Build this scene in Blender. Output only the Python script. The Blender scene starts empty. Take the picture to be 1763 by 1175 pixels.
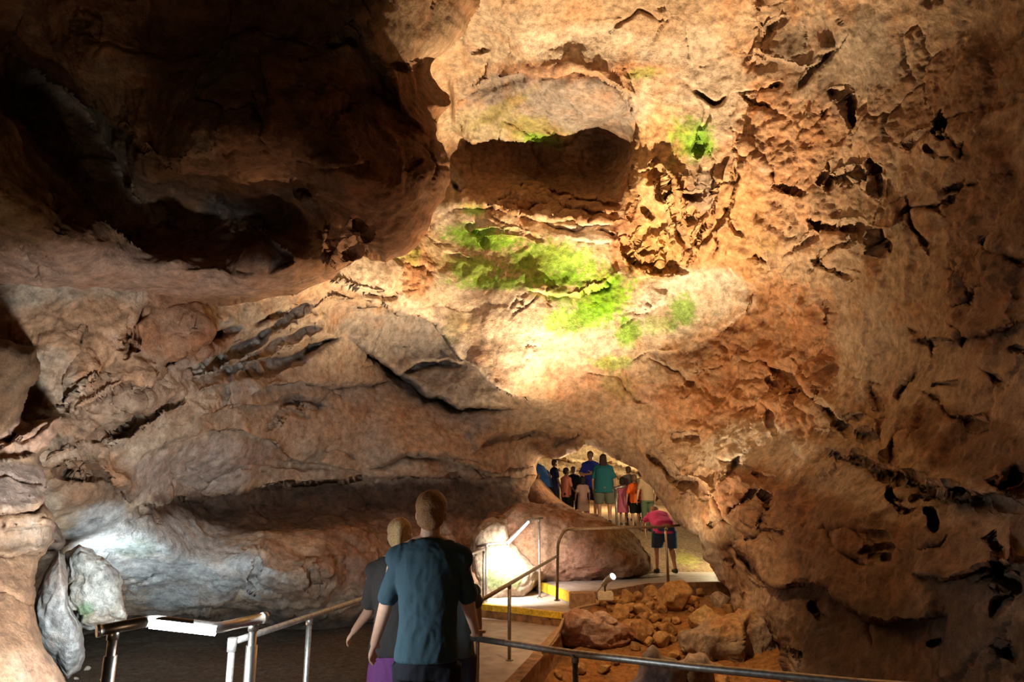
import bpy, bmesh, math, random
import numpy as np
from mathutils import Vector, Matrix

# ------------------------------------------------------------------ camera
FPX = 1175.0; CX = 881.5; CY = 587.5
PITCH = math.atan((850 - CY) / FPX)
CAM = np.array([0.0, 0.0, 1.6])
FWD = np.array([0, math.cos(PITCH), math.sin(PITCH)])
UPV = np.array([0, -math.sin(PITCH), math.cos(PITCH)])
RGT = np.array([1.0, 0, 0])
S = bpy.context.scene
COL = S.collection
cd = bpy.data.cameras.new('camera'); cam = bpy.data.objects.new('camera', cd); COL.objects.link(cam)
cd.sensor_width = 36; cd.lens = 36 * FPX / 1763; cd.clip_start = .05; cd.clip_end = 200
cam.location = CAM; cam.rotation_euler = (math.pi / 2 + PITCH, 0, 0)
S.camera = cam
S.view_settings.view_transform = 'Standard'; S.view_settings.look = 'None'
S.view_settings.gamma = 1; S.view_settings.use_curve_mapping = False
S.view_settings.exposure = 0.0


def at(px, py, zc):
    """A point seen at (px, py) that lies zc metres along the camera's axis."""
    px = np.asarray(px, float); py = np.asarray(py, float); zc = np.asarray(zc, float)
    return CAM + zc[..., None] * (FWD + ((px - CX) / FPX)[..., None] * RGT - ((py - CY) / FPX)[..., None] * UPV)


def on(px, py, z):
    """The point of the level z under (px, py)."""
    d = FWD + (px - CX) / FPX * RGT - (py - CY) / FPX * UPV
    return CAM + d * ((z - CAM[2]) / d[2])


# ------------------------------------------------------------------ light
w = bpy.data.worlds.new('world'); S.world = w; w.use_nodes = True
w.node_tree.nodes['Background'].inputs[0].default_value = (1.0, .62, .36, 1)
w.node_tree.nodes['Background'].inputs[1].default_value = 0.009


def lamp(name, kind, loc, power, color, size=.1, target=None, cone=None, blend=.5, shape=None):
    l = bpy.data.lights.new(name, kind); o = bpy.data.objects.new(name, l); COL.objects.link(o)
    o.location = loc; l.energy = power; l.color = color
    if kind == 'AREA':
        l.size = size; l.spread = math.radians(115)
    else:
        l.shadow_soft_size = size
    if target is not None:
        o.rotation_euler = (Vector(target) - Vector(loc)).to_track_quat('-Z', 'Y').to_euler()
    if cone:
        l.spot_size = math.radians(cone); l.spot_blend = blend
    return o


WARM = (1.0, .72, .42)
FLOOD = at(1058, 988, 9.2)
lamp('floodlight_beam', 'SPOT', FLOOD, 6000, WARM, .04, at(900, 230, 9.8), 104, 1.0)
lamp('floodlight_beam', 'SPOT', FLOOD, 620, WARM, .04, at(1130, 620, 10.3), 128, 1.0)  # added weak fill from the same spot, widens the lit area
# chamber lamps, then added unseen fill spots by the rocks and behind the viewer
lamp('chamber_lamp', 'POINT', at(1070, 806, 19.6), 330, (1, .74, .42), .15)
lamp('chamber_lamp', 'POINT', at(1150, 800, 14.6), 60, (1, .80, .48), .1)  # added front fill on the party, no fixture of its own
lamp('chamber_lamp', 'POINT', at(1228, 930, 13.2), 45, (1, .84, .5), .06)
lamp('chamber_lamp', 'POINT', at(985, 800, 13.9), 45, (1, .72, .45), .1)
lamp('fill_spot', 'SPOT', (-2.3, 5.2, -.05), 40, (1, .72, .50), .08, (-2.4, 6.5, 4.0), 150, .8)
lamp('fill_spot', 'SPOT', (1.9, 2.2, .1), 3, (1, .62, .38), .1, (3.2, 6.4, 2.0), 150, .9)
lamp('fill_spot', 'SPOT', (-2.9, 4.4, .8), 88, (1, .78, .54), .1, (-.6, 9.8, 3.4), 78, .9)
lamp('fill_spot', 'SPOT', (-1.2, .6, .3), 30, (1, .68, .42), .1, (-1.7, 3.6, 4.2), 130, .9)
lamp('rubble_fill', 'SPOT', (.9, 6.2, 3.4), 460, (1, .64, .32), .1, (1.7, 8.7, -.1), 62, .8)  # added unseen fill that brightens the rubble
COOL = (.78, .90, 1.0)
lamp('handrail_led_light', 'AREA', at(320, 1088, 3.35), 120, COOL, .34, at(150, 1010, 6.4))
lamp('floor_lamp_light', 'SPOT', at(140, 1010, 7.2), 62, COOL, .06, at(240, 935, 8.2), 120, .8)
lamp('handrail_led_light', 'AREA', at(330, 1086, 3.3), 10, COOL, .3, at(740, 1130, 3.95))
lamp('handrail_led_light', 'AREA', at(880, 935, 10.2), 42, (1, .93, .86), .3, at(885, 1000, 11.0))


# ------------------------------------------------------------------ noise
def _h(ix, iy, iz, s):
    h = (ix.astype(np.uint32) * np.uint32(374761393) + iy.astype(np.uint32) * np.uint32(668265263)
         + iz.astype(np.uint32) * np.uint32(2147483647) + np.uint32(s * 974634777 & 0xffffffff))
    h = (h ^ (h >> np.uint32(13))) * np.uint32(1274126177)
    h = h ^ (h >> np.uint32(16)); h = h * np.uint32(2246822519)
    return h ^ (h >> np.uint32(15))


def perlin(p, s=0):
    i = np.floor(p).astype(np.int64); f = (p - i).astype(np.float32)
    u = f * f * f * (f * (f * 6 - 15) + 10)
    out = np.zeros(len(p), np.float32)
    for dx in (0, 1):
        wx = u[:, 0] if dx else 1 - u[:, 0]
        for dy in (0, 1):
            wy = u[:, 1] if dy else 1 - u[:, 1]
            for dz in (0, 1):
                wz = u[:, 2] if dz else 1 - u[:, 2]
                h = _h(i[:, 0] + dx, i[:, 1] + dy, i[:, 2] + dz, s)
                gx = ((h & np.uint32(1023)).astype(np.float32) / 511.5 - 1)
                gy = (((h >> np.uint32(10)) & np.uint32(1023)).astype(np.float32) / 511.5 - 1)
                gz = (((h >> np.uint32(20)) & np.uint32(1023)).astype(np.float32) / 511.5 - 1)
                out += wx * wy * wz * (gx * (f[:, 0] - dx) + gy * (f[:, 1] - dy) + gz * (f[:, 2] - dz))
    return out * 1.3


def fbm(p, sc, oct=4, s=0, ridge=False, gain=.5):
    p = np.asarray(p, float) / sc; o = np.zeros(len(p), np.float32); a = 1.0; t = 0
    for k in range(oct):
        n = perlin(p, s + k * 17)
        if ridge: n = 1 - 2 * np.abs(n) * 1.6
        o += a * n; t += a; a *= gain; p = p * 2.03 + 11.7
    return o / t


def worley(p, sc, s=0):
    """Returns distance to the nearest point, the second nearest, and a random value of the cell."""
    p = np.asarray(p, float) / sc; i = np.floor(p).astype(np.int64); f = (p - i).astype(np.float32)
    f1 = np.full(len(p), 9., np.float32); f2 = f1.copy(); cid = np.zeros(len(p), np.float32)
    for dx in (-1, 0, 1):
        for dy in (-1, 0, 1):
            for dz in (-1, 0, 1):
                h = _h(i[:, 0] + dx, i[:, 1] + dy, i[:, 2] + dz, s)
                q = np.stack([(h & np.uint32(1023)), (h >> np.uint32(10)) & np.uint32(1023), (h >> np.uint32(20)) & np.uint32(1023)], 1).astype(np.float32) / 1023.
                d = np.sqrt(((q + np.array([dx, dy, dz], np.float32) - f) ** 2).sum(1))
                n = d < f1
                f2 = np.where(n, f1, np.minimum(f2, d)); cid = np.where(n, q[:, 0], cid); f1 = np.where(n, d, f1)
    return f1, f2, cid


def sstep(a, b, x):
    t = np.clip((x - a) / (b - a), 0, 1); return t * t * (3 - 2 * t)


# ------------------------------------------------------------------ mesh helpers
def mesh_np(name, V, Q, mat, parent=None, col=None, smooth=True, kind=None):
    me = bpy.data.meshes.new(name)
    V = np.asarray(V, np.float32); Q = np.asarray(Q, np.int32); k = Q.shape[1]
    me.vertices.add(len(V)); me.vertices.foreach_set('co', V.ravel())
    me.loops.add(Q.size); me.loops.foreach_set('vertex_index', Q.ravel())
    me.polygons.add(len(Q)); me.polygons.foreach_set('loop_start', np.arange(0, Q.size, k, dtype=np.int32))
    me.polygons.foreach_set('use_smooth', np.full(len(Q), smooth, bool))
    me.update(calc_edges=True)
    if col is not None:
        a = me.color_attributes.new('tint', 'FLOAT_COLOR', 'POINT')
        a.data.foreach_set('color', np.concatenate([col, np.ones((len(col), 1))], 1).astype(np.float32).ravel())
    me.validate()
    o = bpy.data.objects.new(name, me); COL.objects.link(o)
    if mat: me.materials.append(mat)
    if parent: o.parent = parent
    if kind: o['kind'] = kind
    return o


def compact(V, Q, *arrs):
    used = np.unique(Q); m = np.full(len(V), -1); m[used] = np.arange(len(used))
    return (V[used], m[Q]) + tuple(a[used] for a in arrs)


def tag(o, label, cat, group=None):
    o['label'] = label; o['category'] = cat
    if group: o['group'] = group
    return o


def empty(name, loc, rz=0):
    o = bpy.data.objects.new(name, None); COL.objects.link(o)
    o.location = loc; o.rotation_euler = (0, 0, rz); o.empty_display_size = .1
    return o


# ------------------------------------------------------------------ materials
def nodes(name):
    m = bpy.data.materials.new(name); m.use_nodes = True
    return m, m.node_tree, m.node_tree.nodes['Principled BSDF']


def rock_mat(name, rough=.8, bump=.5, spec=.25, scale=1.0):
    m, t, b = nodes(name); N = t.nodes.new; L = t.links.new
    tc = N('ShaderNodeNewGeometry')
    at_ = N('ShaderNodeAttribute'); at_.attribute_name = 'tint'
    def noise(sc, det, rg=.6):
        n = N('ShaderNodeTexNoise'); n.inputs['Scale'].default_value = sc * scale; n.inputs['Detail'].default_value = det
        n.inputs['Roughness'].default_value = rg; L(tc.outputs['Position'], n.inputs['Vector']); return n
    n1 = noise(9, 8, .7); n2 = noise(55, 5, .7); n3 = noise(2.2, 4)
    def ramp(src, a, b_, lo, hi):
        r = N('ShaderNodeMapRange'); L(src, r.inputs['Value'])
        r.inputs['From Min'].default_value = a; r.inputs['From Max'].default_value = b_
        r.inputs['To Min'].default_value = lo; r.inputs['To Max'].default_value = hi; return r.outputs[0]
    def mul(x, y):
        q = N('ShaderNodeMath'); q.operation = 'MULTIPLY'; L(x, q.inputs[0]); L(y, q.inputs[1]); return q.outputs[0]
    v = mul(ramp(n1.outputs[0], .34, .66, .52, 1.34), ramp(n2.outputs[0], .3, .7, .78, 1.18))
    vm = N('ShaderNodeVectorMath'); vm.operation = 'SCALE'
    L(at_.outputs['Color'], vm.inputs[0]); L(v, vm.inputs['Scale'])
    # rusty veining
    mx = N('ShaderNodeMix'); mx.data_type = 'RGBA'; mx.blend_type = 'MULTIPLY'
    L(ramp(n3.outputs[0], .5, .72, 0, .55), mx.inputs['Factor']); L(vm.outputs[0], mx.inputs[6])
    mx.inputs[7].default_value = (1.0, .66, .42, 1)
    L(mx.outputs[2], b.inputs['Base Color'])
    b.inputs['Roughness'].default_value = rough
    b.inputs['Specular IOR Level'].default_value = spec
    hb = N('ShaderNodeMath'); hb.operation = 'ADD'
    s1 = N('ShaderNodeMath'); s1.operation = 'MULTIPLY'; s1.inputs[1].default_value = .35; L(n2.outputs[0], s1.inputs[0])
    L(n1.outputs[0], hb.inputs[0]); L(s1.outputs[0], hb.inputs[1])
    bp = N('ShaderNodeBump'); bp.inputs['Strength'].default_value = bump; bp.inputs['Distance'].default_value = .075
    L(hb.outputs[0], bp.inputs['Height']); L(bp.outputs[0], b.inputs['Normal'])
    return m


def plain(name, color, rough=.7, metal=0., nscale=30, var=.15, bump=.1, spec=.4, dist=.01):
    m, t, b = nodes(name); N = t.nodes.new; L = t.links.new
    g = N('ShaderNodeNewGeometry'); n = N('ShaderNodeTexNoise'); n.inputs['Scale'].default_value = nscale; n.inputs['Detail'].default_value = 5
    L(g.outputs['Position'], n.inputs['Vector'])
    r = N('ShaderNodeValToRGB'); c = np.array(color)
    r.color_ramp.elements[0].position = .3; r.color_ramp.elements[0].color = (*np.clip(c * (1 - var), 0, 1), 1)
    r.color_ramp.elements[1].position = .7; r.color_ramp.elements[1].color = (*np.clip(c * (1 + var), 0, 1), 1)
    L(n.outputs[0], r.inputs[0]); L(r.outputs[0], b.inputs['Base Color'])
    b.inputs['Roughness'].default_value = rough; b.inputs['Metallic'].default_value = metal; b.inputs['Specular IOR Level'].default_value = spec
    bp = N('ShaderNodeBump'); bp.inputs['Strength'].default_value = bump; bp.inputs['Distance'].default_value = dist
    L(n.outputs[0], bp.inputs['Height']); L(bp.outputs[0], b.inputs['Normal'])
    return m


def glow(name, color, strength):
    m, t, b = nodes(name)
    b.inputs['Base Color'].default_value = (*color, 1); b.inputs['Emission Color'].default_value = (*color, 1)
    b.inputs['Emission Strength'].default_value = strength
    return m


ROCK = rock_mat('cave_limestone', bump=.6)
STONE = rock_mat('loose_stone', bump=.6, scale=1.6)
DIRT = rock_mat('cave_dirt', rough=.95, bump=.7, spec=.1, scale=2.0)

# albedo colours
LIME = (.56, .46, .36); TAN = (.50, .36, .24); CLAY = (.46, .22, .10); RUST = (.34, .13, .05)
DARK = (.10, .055, .03); GREY = (.27, .24, .22); PALE = (.70, .62, .52); MOSS = (.19, .46, .015); PINK = (.48, .28, .18)
OLIVE = (.27, .24, .07)
BROWN = (.24, .13, .07)


# ------------------------------------------------------------------ rock sheets
def tps(ctrl, X, Y):
    c = np.array(ctrl, float); xy = c[:, :2] / 400.; v = np.log(c[:, 2]); n = len(c)
    def U(r2): return np.where(r2 > 1e-9, r2 * np.log(np.maximum(r2, 1e-12)), 0)
    K = U(((xy[:, None] - xy[None]) ** 2).sum(-1)) + np.eye(n) * .02
    Pm = np.c_[np.ones(n), xy]; A = np.zeros((n + 3, n + 3)); A[:n, :n] = K; A[:n, n:] = Pm; A[n:, :n] = Pm.T
    w_ = np.linalg.solve(A, np.r_[v, 0, 0, 0])
    q = np.c_[X, Y] / 400.; out = w_[n] + q @ w_[n + 1:]
    for k in range(n):
        out += w_[k] * U(((q - xy[k]) ** 2).sum(1))
    return np.exp(out)


def polydist(X, Y, pts, closed=False):
    """distance, signed side of the nearest segment, position along (0..1)"""
    pts = np.array(pts, float); n = len(pts); best = np.full(X.shape, 1e9); side = np.zeros(X.shape); tt = np.zeros(X.shape)
    segs = [(i, (i + 1) % n) for i in range(n if closed else n - 1)]
    L = [np.hypot(*(pts[b] - pts[a])) for a, b in segs]; T = sum(L); acc = 0
    for (a, b), l in zip(segs, L):
        dx, dy = pts[b] - pts[a]; ax, ay = pts[a]
        t = np.clip(((X - ax) * dx + (Y - ay) * dy) / (l * l), 0, 1)
        d = np.hypot(X - ax - t * dx, Y - ay - t * dy); m = d < best
        cr = dx * (Y - ay) - dy * (X - ax)
        best = np.where(m, d, best); side = np.where(m, np.sign(cr), side); tt = np.where(m, (acc + t * l) / T, tt); acc += l
    return best, side, tt


def inside(X, Y, pts):
    r = np.zeros(X.shape, bool); n = len(pts)
    for i in range(n):
        x1, y1 = pts[i]; x2, y2 = pts[(i + 1) % n]
        if y1 == y2: continue
        c = ((y1 > Y) != (y2 > Y)) & (X < (x2 - x1) * (Y - y1) / (y2 - y1) + x1)
        r ^= c
    return r


def jag(pts, amp=6, step=18, seed=0, closed=True):
    """Break a polyline up so that it runs like broken rock."""
    rnd = random.Random(seed); out = []; n = len(pts)
    for i in range(n if closed else n - 1):
        (x1, y1), (x2, y2) = pts[i], pts[(i + 1) % n]; l = math.hypot(x2 - x1, y2 - y1); k = max(1, int(l / step))
        for j in range(k):
            t = j / k; a = amp if j else amp * .3
            out.append((x1 + (x2 - x1) * t + rnd.uniform(-a, a), y1 + (y2 - y1) * t + rnd.uniform(-a, a)))
    if not closed: out.append(pts[-1])
    return out


def sheet(bbox, step, ctrl, poly=None, hole=None, ledges=(), cracks=(), brushes=(), base=TAN, rough0=.5,
          roll=26, rolldepth=.35, skirt=1.6, seed=0, amp=1.0, warp=7):
    """A rock surface: control depths, cut to an outline whose rim rolls away and runs back as a real thickness."""
    x0, y0, x1, y1 = bbox; nx = int((x1 - x0) / step) + 1; ny = int((y1 - y0) / step) + 1
    gx, gy = np.meshgrid(np.linspace(x0, x1, nx), np.linspace(y0, y1, ny)); X = gx.ravel(); Y = gy.ravel()
    z = tps(ctrl, X, Y)
    p2 = np.c_[X, Y, np.zeros_like(X)]
    wx = fbm(p2, 60, 4, seed + 5) * warp * 2.6; wy = fbm(p2, 60, 4, seed + 9) * warp * 2.6
    Xw = X + wx; Yw = Y + wy
    crum = fbm(p2, 34, 3, seed + 21)
    for pts, a, fade in ledges:            # one side stands proud (a>0: the side to the left of the run as seen)
        m = 3 * fade + 20; xs = [p[0] for p in pts]; ys = [p[1] for p in pts]
        s = (Xw > min(xs) - m) & (Xw < max(xs) + m) & (Yw > min(ys) - m) & (Yw < max(ys) + m)
        d, sd, t = polydist(Xw[s], Yw[s], pts)
        e = np.minimum(sstep(0, .14, t), sstep(0, .14, 1 - t))
        z[s] -= a * e * np.where(sd < 0, np.exp(-d / fade) * sstep(0, 3, d), 0)
        z[s] += .45 * a * e * np.where(sd > 0, np.exp(-d / (fade * .35)), np.exp(-d / 2.))
    for c in cracks:
        pts, wd, dep = c[:3]; m = wd * 3 + 20; xs = [p[0] for p in pts]; ys = [p[1] for p in pts]
        s = (Xw > min(xs) - m) & (Xw < max(xs) + m) & (Yw > min(ys) - m) & (Yw < max(ys) + m)
        d, sd, t = polydist(Xw[s], Yw[s], pts)
        e = np.minimum(sstep(-.02, .25, t), sstep(-.02, .25, 1 - t)) * np.clip(1 + 1.3 * crum[s], .15, 1.6)
        z[s] += dep * e * np.exp(-(d / (wd * (.35 + .65 * e))) ** 2)
    P = at(X, Y, z)
    # normals of the smooth form
    G = P.reshape(ny, nx, 3); du = np.gradient(G, axis=1); dv = np.gradient(G, axis=0)
    Nn = np.cross(du, dv).reshape(-1, 3); Nn /= np.linalg.norm(Nn, axis=1)[:, None] + 1e-12
    Nn *= np.sign(((CAM - P) * Nn).sum(1))[:, None]
    # colour and roughness fields
    c = np.tile(np.array(base, float), (len(X), 1)); R = np.full(len(X), float(rough0))
    w0 = fbm(P, .9, 5, seed + 31); w1 = fbm(P, .22, 4, seed + 37, gain=.6); wm = fbm(P, .07, 3, seed + 39, gain=.7)
    for (bx, by, rx, ry, ang, colr, st, ro) in brushes:
        ca, sa = math.cos(math.radians(ang)), math.sin(math.radians(ang))
        u = ((X - bx) * ca + (Y - by) * sa) / rx; v = (-(X - bx) * sa + (Y - by) * ca) / ry
        r = np.sqrt(u * u + v * v) + .38 * w0 + .42 * w1
        k = sstep(1.12, .72, r)
        if colr is MOSS or colr is OLIVE: k = sstep(1.1, .45, np.sqrt(u * u + v * v) + .6 * w1 + .7 * wm) * .9
        if colr is not None: c += (np.array(colr) - c) * (k * st)[:, None]
        if ro is not None: R += (ro - R) * k
    # mottling of the stone itself
    mot = fbm(P, .5, 5, seed + 41, gain=.6); rs = sstep(-.05, .4, mot) * np.clip(R * 1.1, .1, 1)
    c += (np.array(CLAY) - c) * (rs * .62)[:, None]
    m2 = sstep(.05, .5, fbm(P, .33, 5, seed + 43, gain=.65)) * np.clip(R, .2, 1)
    c += (np.array(DARK) - c) * (m2 * .62)[:, None]
    m3 = sstep(.12, .45, fbm(P, .28, 5, seed + 47, gain=.65)) * np.clip(R, .2, 1)
    c += (np.array(PALE) - c) * (m3 * .35)[:, None]
    # relief
    f1, f2, cid = worley(P + .22 * np.c_[w0, w1, w0], .62, seed + 3)
    g1, g2, cid2 = worley(P + .1 * np.c_[w1, w0, w1], .2, seed + 4)
    d1 = at(1700, 850, 5.) - at(1300, 650, 9.); d1 /= np.linalg.norm(d1); d2 = at(600, 560, 10.) - at(200, 800, 8.); d2 /= np.linalg.norm(d2)
    G1 = P - np.outer(P @ d1, d1) * .55; G2 = P - np.outer(P @ d2, d2) * .6; gw = sstep(950, 1300, X)[:, None]
    def gf(sc, oc, sd, **k): return gw[:, 0] * fbm(G1, sc, oc, sd, **k) + (1 - gw[:, 0]) * fbm(G2, sc, oc, sd, **k)
    disp = .16 * fbm(P, 1.5, 3, seed + 1) + .05 * gf(.45, 4, seed + 2)
    disp += R * (.13 * (cid - .5) * sstep(0, .18, f2 - f1) - .030 * gf(.22, 5, seed + 6, ridge=True, gain=.62) + .065 * gf(.26, 5, seed + 61, gain=.6)
                 + .03 * (cid2 - .5) * sstep(0, .3, g2 - g1))
    disp += .016 * fbm(P, .075, 3, seed + 8, gain=.6) * (.35 + R) - .05 * sstep(.045, 0, f2 - f1) * sstep(.02, .25, w0) - .025 * sstep(.05, 0, g2 - g1) * sstep(.1, .3, w1) * R
    disp *= amp * np.clip(z / 6., .5, 1.3)
    keep = np.ones(len(X), bool)
    P = P + Nn * disp[:, None]
    bound = []
    if poly: bound.append((poly, False))
    if hole: bound.append((hole, True))
    for pl, inv in bound:
        xs = [p[0] for p in pl]; ys = [p[1] for p in pl]; m = roll + 40
        s = np.where((X > min(xs) - m) & (X < max(xs) + m) & (Y > min(ys) - m) & (Y < max(ys) + m))[0]
        ins = np.zeros(len(X), bool); ins[s] = inside(X[s], Y[s], pl)
        d = np.full(len(X), 1e3); dd, _, _ = polydist(X[s], Y[s], pl, True); d[s] = dd
        if inv: ins = ~ins
        if not inv:
            keep &= ins | (d < step * 5.5)
        else:
            keep &= ins | (d < step * 5.5)
        sd = np.where(ins, d, -d)
        q = np.clip(1 - sd / roll, 0, 1); back = rolldepth * (1 - np.sqrt(np.clip(1 - q * q * .98, 0, 1)))
        out = np.clip(-sd / (step * 5.5), 0, 1)
        back = back + skirt * out
        ray = (P - CAM); ray /= np.linalg.norm(ray, axis=1)[:, None]
        P = P + ray * back[:, None]
        # run the thickness straight back instead of fanning it out
        o_ = np.where(sd < 0)[0]
        if len(o_):
            pp = np.array(pl, float); n_ = len(pp); X2 = X[o_]; Y2 = Y[o_]; bx = X2.copy(); by = Y2.copy(); best = np.full(len(o_), 1e9)
            for i in range(n_):
                a = pp[i]; b = pp[(i + 1) % n_]; e = b - a; L2 = (e ** 2).sum() + 1e-9
                t = np.clip(((X2 - a[0]) * e[0] + (Y2 - a[1]) * e[1]) / L2, 0, 1)
                qx = a[0] + t * e[0]; qy = a[1] + t * e[1]; dq = np.hypot(X2 - qx, Y2 - qy); mm = dq < best
                bx[mm] = qx[mm]; by[mm] = qy[mm]; best = np.where(mm, dq, best)
            zz = ((P[o_] - CAM) @ FWD)
            P[o_] = at(bx, by, zz)
    idx = np.arange(nx * ny).reshape(ny, nx)
    Q = np.stack([idx[:-1, :-1], idx[1:, :-1], idx[1:, 1:], idx[:-1, 1:]], -1).reshape(-1, 4)
    Q = Q[keep[Q].all(1)]
    return P, Q, c, X, Y


def put(name, P, Q, c, mat=ROCK):
    P, Q, c = compact(P, Q, c)
    return mesh_np(name, P, Q, mat, col=np.clip(c, .01, .9), kind='structure')


STEP = 2.3
# ---- main cave vault: dome, slabs to the back, and the great sloping wall
ctrl = [
 (1000, 60, 6.3), (900, 0, 5.9), (1000, -180, 5.0), (700, -180, 5.2), (1250, 100, 6.2), (1250, -180, 5.2), (830, 120, 7.2), (760, 250, 8.2),
 (1120, 180, 6.7), (1110, 300, 7.1), (1080, 400, 7.6), (1160, 450, 7.4), (1230, 330, 6.7), (1290, 260, 6.3), (1200, 540, 7.6), (1050, 560, 7.7),
 (900, 420, 7.8), (900, 520, 7.55), (1000, 450, 7.65), (750, 430, 8.1), (700, 500, 7.7), (640, 470, 7.6), (850, 610, 7.9), (1000, 650, 8.5), (1100, 700, 9.0), (950, 700, 9.0), (1000, 745, 10.2),
 (960, 170, 7.0), (880, 200, 7.7), (1020, 210, 7.5), (840, 290, 8.6), (950, 290, 8.8), (1050, 260, 8.9), (880, 350, 7.7), (1000, 360, 7.5),
 (600, 560, 8.2), (700, 600, 8.6), (780, 680, 9.1), (880, 700, 9.3), (600, 680, 9.0), (450, 600, 7.8), (300, 560, 6.6), (150, 560, 6.0),
 (100, 650, 6.0), (250, 700, 7.0), (400, 720, 8.0), (550, 760, 9.4), (700, 770, 9.8), (850, 770, 10.4), (930, 770, 11.2),
 (150, 760, 6.6), (250, 820, 7.8), (400, 800, 8.9), (120, 860, 6.8), (190, 890, 7.4), (300, 930, 8.0), (450, 960, 8.4), (560, 980, 8.6), (380, 1030, 8.8), (230, 1010, 8.6),
 (350, 880, 10.), (500, 870, 10.8), (650, 860, 11.4), (800, 860, 12.), (920, 850, 12.6), (620, 960, 10.0), (700, 980, 10.4), (800, 960, 11.),
 (400, 1090, 10.4), (250, 1085, 10.2), (600, 1080, 10.2), (100, 1000, 8.), (0, 800, 6.), (0, 1000, 7.),
 (1110, 830, 11.3), (1150, 880, 10.7), (1200, 940, 10.), (1240, 1000, 9.4), (1262, 1050, 8.8), (1180, 790, 9.6), (1250, 850, 8.7), (1300, 950, 7.9), (1330, 1070, 7.2),
 (1300, 650, 7.5), (1300, 480, 6.9), (1400, 300, 5.9), (1400, 100, 5.7), (1400, -150, 4.9), (1500, 450, 5.5), (1500, 650, 6.0), (1400, 800, 7.1), (1500, 900, 5.9), (1450, 1050, 6.2),
 (1400, 1175, 6.0), (1600, 200, 4.7), (1600, 700, 5.1), (1650, 1000, 4.6), (1763, 0, 3.8), (1763, 400, 3.8), (1763, 800, 4.0), (1763, 1175, 3.7), (1950, 600, 2.9), (1950, 0, 2.8), (1950, 1250, 2.9), (2330, 600, 1.75), (2330, -150, 1.75), (2330, 1300, 1.75),
 (0, 0, 7.), (300, 200, 7.), (500, 350, 7.2), (-150, 400, 5.5), (-150, -150, 6.5), (500, -150, 6.), (0, 550, 5.6), (1500, 1320, 5.0), (300, 1300, 10.5), (700, 1300, 10.5),
]
def deeper(x, y, z):
    return z * (1 + (.42 + .13 * sstep(600, 750, np.float64(x)) * sstep(700, 560, np.float64(y))) * sstep(150, 800, np.float64(x)) * sstep(930, 600, np.float64(y)) * (1 - .36 * sstep(1250, 1500, np.float64(x))))


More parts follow.
